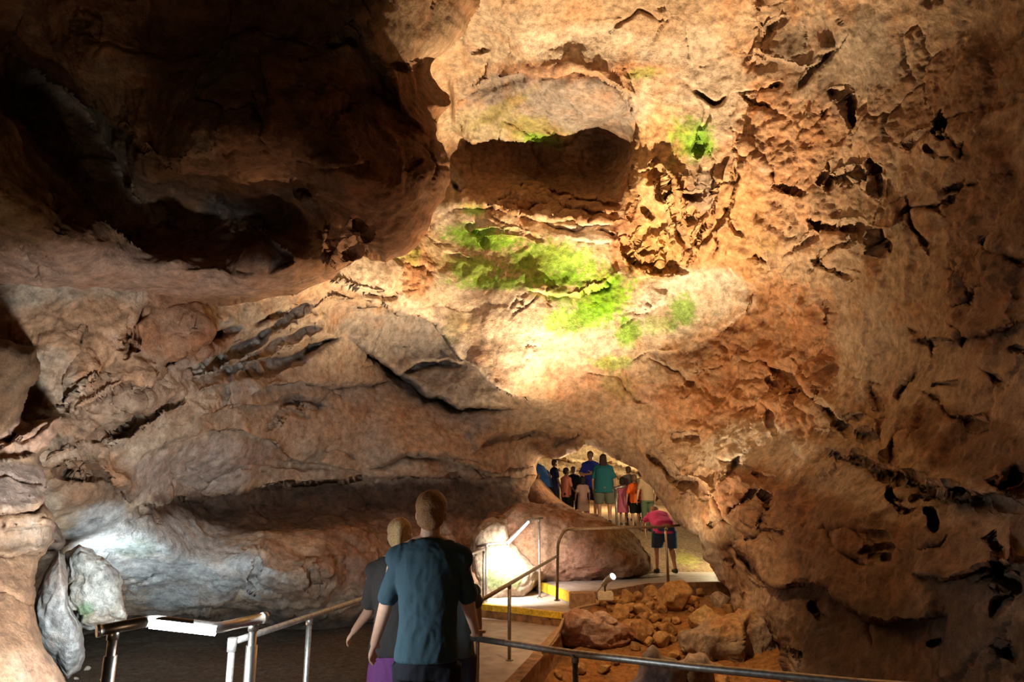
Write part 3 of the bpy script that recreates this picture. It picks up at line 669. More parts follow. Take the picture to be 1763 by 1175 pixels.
strip('trim_1', dense(E1), -.095, -.014, .035, .03, YEL)
strip('trim_2', dense(E1, 10, .02, 4), -.24, -.096, .03, .05, RISER)
strip('trim_3', dense(E2, 10, .006), .01, .148, .012, .04, YEL)
strip('trim_4', dense(E3, 10, .015, 5), -.12, .135, .01, .05, KERB)
strip('trim_5', dense([(-.2, 5.9), (-.10, 6.35), (.70, 9.55), (.73, 9.7)], 8, .01, 6)[::1], -.7, -.04, .10, .03, KERB)


# ------------------------------------------------------------------ loose and standing stones
def ico(sub):
    bm = bmesh.new(); bmesh.ops.create_icosphere(bm, subdivisions=sub, radius=1)
    V = np.array([v.co[:] for v in bm.verts]); F = np.array([[v.index for v in f.verts] for f in bm.faces]); bm.free()
    return V, F


ICO = {k: ico(k) for k in (3, 4, 5, 6)}


def lump(name, poly, zc, thick, col, rough=.3, sub=6, seed=0, exp=.55, spots=(), centre=None, tilt=0., amp=1., mat=None, groove=0.):
    """A whole stone: outline of the given points, its own depth, front and back."""
    D, F = ICO[sub]; pl = np.array(jag(poly, 2.5, 10, seed)); c0 = np.array(centre if centre else pl.mean(0))
    th = np.arctan2(D[:, 2], D[:, 0]); T = np.linspace(-math.pi, math.pi, 721); R = np.zeros(721)
    for i, t in enumerate(T):
        dx, dy = math.cos(t), -math.sin(t); best = 5
        for a, b in zip(pl, np.roll(pl, -1, 0)):
            ex, ey = b - a; den = dx * ey - dy * ex
            if abs(den) < 1e-9: continue
            s_ = ((a[0] - c0[0]) * ey - (a[1] - c0[1]) * ex) / den; u = ((a[0] - c0[0]) * dy - (a[1] - c0[1]) * dx) / den
            if s_ > 0 and -1e-6 <= u <= 1 + 1e-6: best = max(best, s_)
        R[i] = best
    r = np.interp(th, T, R); cf = np.hypot(D[:, 0], D[:, 2]) ** exp; sf = -np.sign(D[:, 1]) * 1. * np.abs(D[:, 1]) ** .8
    px = c0[0] + r * cf * np.cos(th); py = c0[1] - r * cf * np.sin(th)
    zz = np.full(len(D), float(zc))
    P = at(px, py, zz - sf * thick - (py - c0[1]) * tilt)
    N = D[:, [0, 1, 2]]; w0 = fbm(P, .8, 4, seed); f1, f2, cid = worley(P + .15 * np.c_[w0, w0, w0], .45 * thick ** .5, seed + 1)
    dsp = thick * (.10 * fbm(P, thick * .9, 3, seed + 2) + rough * .22 * (cid - .5) * sstep(0, .2, f2 - f1) - rough * .07 * fbm(P, .25, 4, seed + 3, ridge=True)) + .02 * fbm(P, .15, 4, seed + 4)
    if groove: dsp = dsp + groove * fbm(P * np.array([1, 1, .28]), .22, 4, seed + 6, ridge=True) * sstep(.75, .4, D[:, 2])
    P = P + N * (dsp * amp)[:, None]
    c = np.tile(np.array(col, float), (len(P), 1)); m = fbm(P, .35, 5, seed + 9, gain=.6)
    c += (np.array(CLAY) - c) * (sstep(.05, .4, m) * .4)[:, None]; c += (np.array(DARK) - c) * (sstep(.05, .45, -m) * .3 * (rough + .3))[:, None]
    for bx, by, rr, cc in spots:
        k = sstep(1.15, .6, np.hypot(px - bx, py - by) / rr + .5 * m); c += (np.array(cc) - c) * k[:, None] * .85
    bm_ = mesh_np(name, P, F, mat or STONE, col=np.clip(c, .01, .9))
    return bm_


def stone(name, px, py, size, col, seed, sub=4, flat=.75, lift=.3, rz=None, pale=None, z=None):
    """A broken stone resting on the ground seen at (px, py); size is its width in photo pixels."""
    rnd = random.Random(seed)
    py = py + .38 * size
    dr = on(px, py, 0) - CAM; tt = np.linspace(.3, 1.6, 900); ry = CAM + np.outer(tt, dr)
    hit = np.argmax(ry[:, 2] < H(ry[:, 0], ry[:, 1])); zz = float(ry[hit, 2])
    q = on(px, py, zz); dep = (q - CAM) @ FWD; rad = size / 2 / FPX * dep
    D, F = ICO[sub]; r = np.full(len(D), 1.25)
    for k in range(11):
        n = np.array([rnd.gauss(0, 1), rnd.gauss(0, 1), rnd.gauss(0, 1)]); n /= np.linalg.norm(n)
        hk = rnd.uniform(.62, .95); dn = D @ n; r = np.where(dn > .05, np.minimum(r, hk / np.maximum(dn, .05)), r)
    V = D * r[:, None]; V[:, 0] *= rnd.uniform(.95, 1.15); V[:, 1] *= rnd.uniform(.75, 1.0); V[:, 2] *= flat
    a = rnd.uniform(-.5, .5) if rz is None else rz; ca, sa = math.cos(a), math.sin(a); V = V @ np.array([[ca, sa, 0], [-sa, ca, 0], [0, 0, 1]])
    V = V * rad
    V = V + D * (rad * .10 * fbm(V + seed, rad * .6, 4, seed))[:, None]
    zmin = V[:, 2].min(); loc = np.array([q[0], q[1], zz - zmin * (1 - lift)])
    c = np.tile(np.array(col, float), (len(V), 1)); m = fbm(V + seed, rad * .8, 4, seed + 3, gain=.6)
    c += (np.array(RUST) - c) * (sstep(.0, .4, m) * .45)[:, None]
    if pale is not None: c += (np.array(pale) - c) * (sstep(.0, .35, -m) * .6)[:, None]
    o = mesh_np(name, V, F, STONE, col=np.clip(c, .01, .9)); o.location = loc
    return o


tag(lump('boulder', [(812, 1056), (808, 985), (812, 940), (822, 905), (845, 885), (880, 872), (915, 864), (950, 866), (985, 876), (1030, 892), (1068, 908), (1100, 930), (1120, 956), (1126, 976), (1112, 992), (1060, 1003), (1000, 1008), (940, 1012), (885, 1040)],
     12.6, 1.3, (.35, .21, .13), .45, 6, 11, .7, centre=(955, 955), spots=[(1075, 925, 30, (.33, .26, .14)), (1000, 985, 50, (.44, .24, .17)), (860, 985, 34, (.44, .38, .28))]), 'big smooth brown boulder behind the platform, its long back sloping toward the walker in pink', 'boulder')
tag(lump('rock', [(806, 1056), (806, 970), (812, 925), (826, 902), (850, 892), (872, 900), (880, 935), (905, 958), (932, 985), (925, 1002), (905, 1030), (860, 1050)],
     11.3, .55, (.42, .33, .24), .55, 6, 12, .7, centre=(858, 985), spots=[(880, 990, 22, (.26, .34, .14)), (850, 1000, 22, (.24, .30, .12))]), 'rough pale rock with green growth under the lit handrail by the steps', 'rock')
tag(lump('rock_mound', [(840, 862), (862, 836), (905, 822), (928, 824), (948, 842), (975, 868), (1003, 888), (1000, 905), (930, 905), (850, 890)], 14.6, 1.0, (.20, .11, .06), .2, 5, 14, .7, centre=(920, 868)), 'dark brown rock mound in front of the visitor in plain blue', 'rock')
tag(lump('stone_block', [(112, 952), (136, 940), (160, 950), (186, 972), (204, 990), (210, 1000), (213, 1034), (222, 1058), (216, 1072), (140, 1078), (124, 1040), (116, 990)], 6.6, .42, (.60, .58, .50), 1.1, 6, 21, .5, spots=[(150, 1050, 16, (.30, .45, .25)), (190, 990, 14, (.3, .28, .26))]),
    'white angular stone block in the beam of the nearer lit handrail', 'rock')
tag(lump('rock', [(102, 948), (112, 985), (118, 1040), (138, 1078), (146, 1120), (138, 1150), (118, 1166), (95, 1140), (64, 1110), (56, 1050), (70, 1005), (88, 970)], 6.0, .40, (.44, .42, .38), .5, 6, 22, .6), 'grey rounded rock tapering to a point under the white stone block', 'rock')
tag(lump('rock', [(40, 903), (78, 884), (98, 900), (114, 935), (100, 950), (60, 950)], 6.4, .3, (.20, .14, .10), .3, 5, 23, .6), 'small dark wedge of rock above the white stone block', 'rock')
tag(lump('rock_ledge', [(1205, 1078), (1235, 1062), (1290, 1050), (1320, 1058), (1330, 1085), (1342, 1130), (1348, 1200), (1340, 1300), (1200, 1300), (1215, 1200), (1205, 1140), (1180, 1112), (1185, 1092)], 8.0, .35, (.36, .27, .20), 1.2, 6, 31, .5, centre=(1265, 1150), groove=.16, spots=[(1260, 1062, 50, (.46, .26, .11))]),
    'craggy upright rock ledge with a flat dusty top at the foot of the great wall', 'rock')
tag(lump('slab_rock', [(968, 1058), (985, 1046), (1030, 1058), (1060, 1070), (1092, 1084), (1098, 1096), (1085, 1118), (1050, 1128), (1010, 1122), (975, 1112), (962, 1090)], 8.3, .3, (.38, .19, .12), 1.6, 6, 32, .6, spots=[(1030, 1078, 46, (.55, .38, .31))]),  # spot colours the slab paler on top
    'broad dark red slab of rock beside the kerb, paler on its top', 'rock')
tag(lump('rock', [(1105, 1126), (1122, 1110), (1138, 1128), (1160, 1135), (1180, 1150), (1180, 1180), (1150, 1230), (1070, 1230), (1076, 1185), (1098, 1160)], 6.3, .32, (.44, .37, .34), .5, 5, 33, .6), 'jagged grey rock right under the long handrail', 'rock')
tag(lump('rock', [(1166, 1140), (1185, 1124), (1215, 1126), (1232, 1145), (1228, 1200), (1170, 1200)], 6.7, .3, (.44, .33, .26), .4, 5, 34, .6), 'rounded light brown rock behind the long handrail, beside the jagged grey rock', 'rock')
O = (.50, .28, .11); Pl = (.60, .42, .20)
named = [(1160, 1032, 56, O, 1, 'largest upright orange stone of the rubble, close to the platform edge', 1.0), (1213, 1062, 56, Pl, 2, 'pale yellow block lying alone on the dirt between the rubble and the wall', .8),
         (1242, 1032, 34, (.42, .33, .26), 3, 'speckled grey stone at the rim of the great wall', .7), (1068, 1056, 28, O, 4, 'tilted reddish stone next to the pale-topped slab rock', 1.), (1090, 1075, 30, O, 5, 'rounded orange stone hanging over the corner of the pale-topped slab rock', .8),
         (1126, 1016, 30, O, 6, 'wedge of orange stone leaning against the largest upright stone', .7), (1106, 1088, 40, (.42, .22, .09), 7, 'dark orange stone low in the rubble heap, below the rounded one', .8), (1150, 1082, 40, (.46, .26, .10), 8, 'half buried orange stone in the dust in front of the pale yellow block', .7)]
for px, py, sz, cc, sd, lb, fl in named:
    tag(stone('stone', px, py, sz, cc, sd + 40, 5, fl, pale=(.62, .44, .24)), lb, 'stone')
rnd = random.Random(8)
small = [(1080, 1028, 24), (1098, 1026, 20), (1052, 1034, 16), (1062, 1030, 14), (1086, 1044, 26), (1104, 1050, 30), (1050, 1048, 14), (1040, 1040, 14), (1112, 1034, 18), (1120, 1044, 16), (1128, 1062, 24), (1140, 1050, 16), (1180, 1020, 22), (1196, 1012, 18),
         (1206, 1020, 20), (1215, 1010, 14), (1190, 1032, 24), (1170, 1010, 16), (1230, 1008, 12), (1255, 1050, 20), (1030, 1036, 16), (1115, 1104, 22), (1140, 1104, 26), (1180, 1096, 20), (1095, 1112, 18), (1165, 1070, 16), (1245, 1170, 22), (1205, 1148, 18), (1160, 1128, 20), (1240, 1150, 22),
         (1000, 1150, 26), (1040, 1150, 22), (1060, 1138, 18), (960, 1160, 18), (1190, 1050, 10), (1135, 1030, 14), (1250, 1016, 12), (1072, 1040, 18), (1108, 1064, 22), (1132, 1076, 18), (1118, 1058, 14), (1150, 1068, 14), (1196, 1040, 16), (1060, 1020, 12), (1145, 1012, 14), (1085, 1060, 14), (1120, 1090, 16), (1155, 1100, 18)]
zones = [('edge', lambda x, y: y < 1023, 'small orange stone in the row along the platform edge', 'small stones along the platform edge'),
         ('lamp', lambda x, y: x < 1072 and y < 1060, 'small dark orange stone below the floodlight', 'small stones below the floodlight'),
         ('rail', lambda x, y: y > 1120, 'small orange stone down beside the long handrail', 'small stones by the long handrail'),
         ('heap', lambda x, y: x < 1155, 'small broken orange stone in the middle of the rubble heap', 'small stones in the rubble heap'),
         ('wall', lambda x, y: True, 'small orange stone on the dirt toward the great wall', 'small stones on the dirt')]
seen = {}
for i, (px, py, sz) in enumerate(small):
    zn = next(q for q in zones if q[1](px, py))
    mem = sorted([q for q in small if next(w_ for w_ in zones if w_[1](q[0], q[1])) is zn], key=lambda q: -q[2])
    rank = mem.index((px, py, sz)); same = [q for q in mem if q[2] == sz]
    lb = ('largest ' + zn[2]) if rank == 0 and len(same) == 1 else ('smallest ' + zn[2]) if rank == len(mem) - 1 and len(same) == 1 else zn[2]
    tag(stone('stone', px, py, sz, np.array(O) * rnd.uniform(.75, 1.15), 100 + i, 4, rnd.uniform(.6, .95), .3, pale=(.6, .42, .22)), lb, 'stone', zn[3])
for i, (px, py) in enumerate([(150, 1151), (131, 1168), (176, 1170)]):
    tag(stone('pebble', px, py, [10, 7, 6][i], (.6, .5, .38), 200 + i, 3), ['largest pale pebble on the dark cave floor by the near handrail', 'small pale pebble on the dark cave floor, under the pointed grey rock', 'tiny pale pebble on the dark cave floor, beside the handrail post'][i], 'pebble')


# ------------------------------------------------------------------ rails and lamps
def tube(name, pts, r, mat, parent=None, seg=16, loc=None, cap=True, radii=None):
    pts = [Vector(p) for p in pts]; bm = bmesh.new(); rings = []; nrm = None
    for i, p in enumerate(pts):
        t = (pts[min(i + 1, len(pts) - 1)] - pts[max(i - 1, 0)]).normalized()
        if nrm is None: nrm = t.cross(Vector((0, 0, 1)) if abs(t.z) < .9 else Vector((1, 0, 0))).normalized()
        nrm = (nrm - t * nrm.dot(t)).normalized(); b = t.cross(nrm); rr = radii[i] if radii else r
        rings.append([bm.verts.new(p + (nrm * math.cos(a) + b * math.sin(a)) * rr) for a in [2 * math.pi * k / seg for k in range(seg)]])
    for a, b in zip(rings, rings[1:]):
        for k in range(seg): bm.faces.new((a[k], a[(k + 1) % seg], b[(k + 1) % seg], b[k]))
    if cap: bm.faces.new(rings[0][::-1]); bm.faces.new(rings[-1])
    bmesh.ops.recalc_face_normals(bm, faces=bm.faces)
    for f in bm.faces: f.smooth = len(f.verts) == 4
    me = bpy.data.meshes.new(name); bm.to_mesh(me); bm.free(); me.materials.append(mat)
    o = bpy.data.objects.new(name, me); COL.objects.link(o)
    if parent:
        o.parent = parent; o.matrix_parent_inverse = Matrix.Translation(-parent.location)
    return o


def bent(pts, rad=.08, n=5):
    """round the corners of a run of pipe"""
    P_ = [np.array(p, float) for p in pts]; out = [P_[0]]
    for a, b, c_ in zip(P_, P_[1:], P_[2:]):
        u = a - b; v = c_ - b; r = min(rad, np.linalg.norm(u) * .45, np.linalg.norm(v) * .45); s0 = b + u / np.linalg.norm(u) * r; s1 = b + v / np.linalg.norm(v) * r
        for k in range(n + 1):
            t = k / n; out.append((1 - t) ** 2 * s0 + 2 * t * (1 - t) * b + t * t * s1)
    return out + [P_[-1]]


STEEL = plain('brushed_steel', (.50, .44, .38), .34, 1., 60, .15, .05)
GALV = plain('galvanised_pipe', (.36, .33, .29), .45, .9, 40, .3, .08)
BRONZE = plain('weathered_pipe', (.30, .24, .18), .5, .85, 40, .3, .08)
LED = glow('led_strip', (.80, .90, 1.0), 26)
LEDW = glow('led_strip_far', (.86, .88, 1.0), 9)
DARKM = plain('dark_cast_metal', (.10, .09, .08), .45, .6)


def rail_thing(name, label, run, r, posts, mat, postmat=None, pr=None, rad=.08):
    base = np.array(posts[0][0]); root = empty(name, (base[0], base[1], posts[0][1]))
    bpy.context.view_layer.update()
    tube('handrail', bent(run, rad), r, mat, root)
    for (pt, zb) in posts:
        p = tube('post', [(pt[0], pt[1], zb), (pt[0], pt[1], pt[2])], pr or r * .9, postmat or mat, root)
        f = tube('flange', [(pt[0], pt[1], zb), (pt[0], pt[1], zb + .012)], (pr or r) * 2.2, postmat or mat, root)
        c_ = tube('collar', [(pt[0], pt[1], pt[2] - .05), (pt[0], pt[1], pt[2] - .0)], (pr or r) * 1.25, postmat or mat, root)
    tag(root, label, 'handrail')
    return root


# near handrail with the light strip
zr = .92
A0 = at(168, 1087, 3.15); A1 = at(262, 1069, 3.3); A2 = at(374, 1082, 3.35); A3 = at(456, 1064, 3.6)
p1 = at(196, 1082, 3.2); p2 = at(437, 1069, 3.57)
led = rail_thing('lit_handrail', 'near steel handrail with a glowing white strip light under its level run', [A0, A1, A2, A3], .026, [(p1, -.2), (p2, -.2)], STEEL, pr=.021, rad=.03)
for pt in (p1, p2): tube('sleeve', [(pt[0], pt[1], -.18), (pt[0], pt[1], pt[2] - .12)], .029, STEEL, led)
u = (A2 - A1) / np.linalg.norm(A2 - A1)
ls = tube('light_strip', [A1 + u * .0 + (0, -.012, -.010), A2 - u * .0 + (0, -.012, -.010)], .0245, LED, led); ls['label'] = 'glowing white light strip'
for q, w_ in ((A0, 1), (A3, -1)): tube('end_cap', [q - (A1 - A0) * .02, q + (A1 - A0) * .06] if w_ > 0 else [q - (A3 - A2) * .06, q + (A3 - A2) * .02], .029, STEEL, led)
# long rail on the far side of the walk
B = [at(400, 1106, 3.9), at(455, 1088, 4.15), at(612, 1036, 5.4), at(740, 984, 7.6), at(833, 946, 10.4)]
r2 = rail_thing('pipe_handrail', 'thin galvanised pipe handrail running from beside the glowing rail up past the walkers', B, .019, [(B[0], -.2), (at(533, 1063, 4.72), -.2), (at(650, 1020, 5.9), -.2), (B[4], -.2)], GALV, pr=.019)
tube('elbow_fitting', [B[0] + (0, 0, -.05), B[0] + (0, 0, .022)], .026, GALV, r2)
# lit rail by the upper steps
Cc = [at(822, 942, 10.7), at(838, 938, 10.6), at(872, 935, 10.75), at(911, 894, 11.1), at(935, 892, 11.15)]
led2 = rail_thing('lit_handrail', 'far handrail that kinks upward over the yellow steps, with a slanting glowing strip', Cc, .021, [(at(838, 938, 10.6), -.2), (at(928, 893, 11.1), -.02)], GALV, pr=.019, rad=.04)
v0, v1 = Cc[2], Cc[3]
ls = tube('light_strip', [v0 + (v1 - v0) * .04 + (.01, -.012, -.022), v1 - (v1 - v0) * .06 + (.01, -.012, -.022)], .02, LEDW, led2); ls['label'] = 'slanting glowing white light strip'
# right handrail of the steps, climbing to the platform
D0 = [at(812, 1044, 6.5), at(877, 1006, 7.7), at(957, 959, 9.75)]
post3 = at(958, 1040, 9.75)
r3 = rail_thing('pipe_handrail', 'pipe handrail climbing the near side of the yellow steps', D0, .021, [(at(877, 1006, 7.7), -.2), (at(823, 1038, 6.65), -.2)], BRONZE, pr=.019)
D1 = [at(959, 1035, 9.8), at(960.5, 935, 9.8), at(972, 912, 9.95), at(1060, 909, 10.4), at(1146, 907.5, 10.95), at(1178, 904, 11.2)]
r4 = rail_thing('pipe_handrail', 'level pipe handrail along the platform edge in front of the walker in pink', D1, .021, [(at(1146, 907.5, 10.95), .14)], BRONZE, STEEL, pr=.021)
tube('flange', [D1[0] + (0, 0, 0), D1[0] + (0, 0, .012)], .045, BRONZE, r4)
# long rail crossing close to the viewer
F0 = [at(806, 1098, 4.85), at(900, 1112, 4.5), at(990, 1126, 4.15), at(1200, 1150, 3.6), at(1480, 1177, 3.1), at(1800, 1200, 2.6)]
r5 = rail_thing('pipe_handrail', 'long bare pipe handrail crossing low in front of the rubble heap', F0, .021, [(at(990, 1126, 4.15), -.5), (at(1560, 1183, 2.98), -.5)], GALV, pr=.018)
# a post and rail among the party
G0 = [at(1056, 841, 15.7), at(1064, 838, 15.7), at(1076, 838, 15.7)]
gz = float(ramp(0, G0[0][1])); r6 = rail_thing('pipe_handrail', 'short handrail standing among the party in the far chamber', [G0[0], G0[2]], .03, [(at(1060, 840, 15.7), gz)], GALV, pr=.03)

# flood lamp on its block
base_p = at(1042, 1029, 9.35); hz = float(base_p[2])
FL = empty('floodlight', (base_p[0], base_p[1], hz)); bpy.context.view_layer.update()
strip_box = lambda name, cx, cy, cz, sx, sy, sz, mat, parent: None


def box(name, c_, s_, mat, parent=None, bev=.01, rot=None):
    bm = bmesh.new(); bmesh.ops.create_cube(bm, size=1)
    for v in bm.verts: v.co = Vector((v.co.x * s_[0], v.co.y * s_[1], v.co.z * s_[2]))
    if bev: bmesh.ops.bevel(bm, geom=list(bm.edges), offset=bev, segments=2, affect='EDGES')
    if rot: bmesh.ops.rotate(bm, verts=bm.verts, matrix=rot)
    for v in bm.verts: v.co += Vector(c_)
    me = bpy.data.meshes.new(name); bm.to_mesh(me); bm.free(); me.materials.append(mat)
    o = bpy.data.objects.new(name, me); COL.objects.link(o)
    if parent: o.parent = parent; o.matrix_parent_inverse = Matrix.Translation(-parent.location)
    return o


PALEC = plain('pale_concrete', (.62, .52, .38), .8, 0, 20, .2, .4, .2, .02)
box('base_block', base_p + (0, 0, .02), (.21, .16, .115), PALEC, FL, .012)
head = at(1046, 999, 9.35); lens = at(1055, 993, 9.28); back = at(1039, 1007, 9.42)
tube('stem', [base_p + (0, 0, .07), base_p + (0, 0, .13), head + (0, .0, -.02)], .014, DARKM, FL)
ax = (lens - back) / np.linalg.norm(lens - back)
tube('lamp_housing', [back - ax * .02, back, head, lens], .04, plain('lamp_grey', (.34, .31, .28), .4, .7), FL, 20, radii=[.026, .034, .04, .046])
ln = tube('lens', [lens - ax * .004, lens + ax * .004], .043, glow('lamp_lens', (1, .93, .84), 14), FL, 20); ln['label'] = 'glowing lamp lens'
tube('cable', bent([back - ax * .01, back + (-.06, .0, -.06), base_p + (-.13, 0, .03), base_p + (-.11, -.05, -.03)], .05), .006, DARKM, FL, 8)
tag(FL, 'small grey floodlight on a pale block, tilted up at the vault', 'floodlight')
tag(box('concrete_block', at(1003, 1034, 9.85) + (0, .05, -.02), (.36, .26, .24), KERB, None, .012), 'stained brown concrete block at the corner of the yellow-edged platform', 'block')
cab = [at(1030, 1040, 9.1), at(1000, 1046, 8.9), at(982, 1052, 8.7), at(970, 1066, 8.2), at(963, 1085, 7.8), at(950, 1105, 7.3), at(935, 1125, 6.9)]
tag(tube('cable', bent(cab, .2), .017, plain('dusty_cable', (.34, .22, .13), .8), None, 10), 'dusty brown cable lying along the kerb beside the slab rock', 'cable')

# ------------------------------------------------------------------ people
def capsule(bm, p0, r0, p1, r1, seg=14, rings=5):
    p0 = Vector(p0); p1 = Vector(p1); t = (p1 - p0); L = t.length; t = t.normalized() if L > 1e-6 else Vector((0, 0, 1))
    n = t.cross(Vector((0, 0, 1)) if abs(t.z) < .9 else Vector((1, 0, 0))).normalized(); b = t.cross(n); rows = []
    pr = [(-math.cos(a) * r0, math.sin(a) * r0) for a in [math.pi / 2 * k / rings for k in range(1, rings + 1)]]
    pr += [(L + math.sin(a) * r1, math.cos(a) * r1) for a in [math.pi / 2 * k / rings for k in range(0, rings)]]
    for h, r in pr: rows.append([bm.verts.new(p0 + t * h + (n * math.cos(q) + b * math.sin(q)) * r) for q in [2 * math.pi * k / seg for k in range(seg)]])
    a = bm.verts.new(p0 - t * r0); z = bm.verts.new(p0 + t * (L + r1))
    for k in range(seg):
        bm.faces.new((a, rows[0][(k + 1) % seg], rows[0][k])); bm.faces.new((z, rows[-1][k], rows[-1][(k + 1) % seg]))
        for u, v in zip(rows, rows[1:]): bm.faces.new((u[k], u[(k + 1) % seg], v[(k + 1) % seg], v[k]))


def ellipsoid(bm, c_, r, rot=None):
    m = Matrix.Translation(Vector(c_)) @ (rot.to_4x4() if rot else Matrix.Identity(4)) @ Matrix.Diagonal((*r, 1))
    bmesh.ops.create_icosphere(bm, subdivisions=3, radius=1, matrix=m)


def loft(bm, prof, seg=28, e=.85):
    """stacked oval rings: (z, rx, ry, cx, cy)"""
    rows = []
    for z, rx, ry, cx, cy in prof:
        ring = []
        for k in range(seg):
            a = 2 * math.pi * k / seg; c_, s_ = math.cos(a), math.sin(a)
            ring.append(bm.verts.new((cx + rx * math.copysign(abs(c_) ** e, c_), cy + ry * math.copysign(abs(s_) ** e, s_), z)))
        rows.append(ring)
    for u, v in zip(rows, rows[1:]):
        for k in range(seg): bm.faces.new((u[k], u[(k + 1) % seg], v[(k + 1) % seg], v[k]))
    bm.faces.new(rows[0][::-1]); bm.faces.new(rows[-1])


def fuse(name, bm, mat, parent, vox, smooth=4, bend=None, wrinkle=0., seed=0, scale=1.):
    """One continuous skin around everything in bm."""
    bmesh.ops.recalc_face_normals(bm, faces=bm.faces)
    for v in bm.verts:
        if bend: v.co = bend(v.co)
        v.co *= scale
    me = bpy.data.meshes.new(name); bm.to_mesh(me); bm.free()
    o = bpy.data.objects.new(name, me); COL.objects.link(o)
    m = o.modifiers.new('r', 'REMESH'); m.mode = 'VOXEL'; m.voxel_size = vox; m.use_smooth_shade = True
    k = o.modifiers.new('s', 'SMOOTH'); k.iterations = smooth; k.factor = .5
    dg = bpy.context.evaluated_depsgraph_get(); n = bpy.data.meshes.new_from_object(o.evaluated_get(dg))
    bpy.data.objects.remove(o); bpy.data.meshes.remove(me)
    n.name = name; n.materials.clear(); n.materials.append(mat)
    if wrinkle:
        V = np.empty(len(n.vertices) * 3, np.float32); n.vertices.foreach_get('co', V); V = V.reshape(-1, 3)
        N = np.empty(len(V) * 3, np.float32); n.vertices.foreach_get('normal', N); N = N.reshape(-1, 3)
        q = V * np.array([1, 1, .55]) + .05 * fbm(V, .2, 2, seed)[:, None]
        V = V + N * (wrinkle * fbm(q, .11, 3, seed + 3, ridge=True))[:, None]
        n.vertices.foreach_set('co', V.astype(np.float32).ravel())
    n.update()
    for p in n.polygons: p.use_smooth = True
    o = bpy.data.objects.new(name, n); COL.objects.link(o); o.parent = parent
    return o


_mats = {}


def cloth(c_):
    k = ('c',) + tuple(c_)
    if k not in _mats: _mats[k] = plain('fabric', c_, .9, 0, 160, .12, .25, .1, .004)
    return _mats[k]


def skin(c_):
    k = ('s',) + tuple(c_)
    if k not in _mats: _mats[k] = plain('skin', c_, .55, 0, 40, .06, .05)
    return _mats[k]


def hairm(c_):
    k = ('h',) + tuple(c_)
    if k not in _mats: _mats[k] = plain('hair', c_, .6, 0, 120, .35, .6, .3, .01)
    return _mats[k]


FAIR = (.62, .36, .24); MID = (.42, .24, .15); DARKSK = (.22, .11, .07)


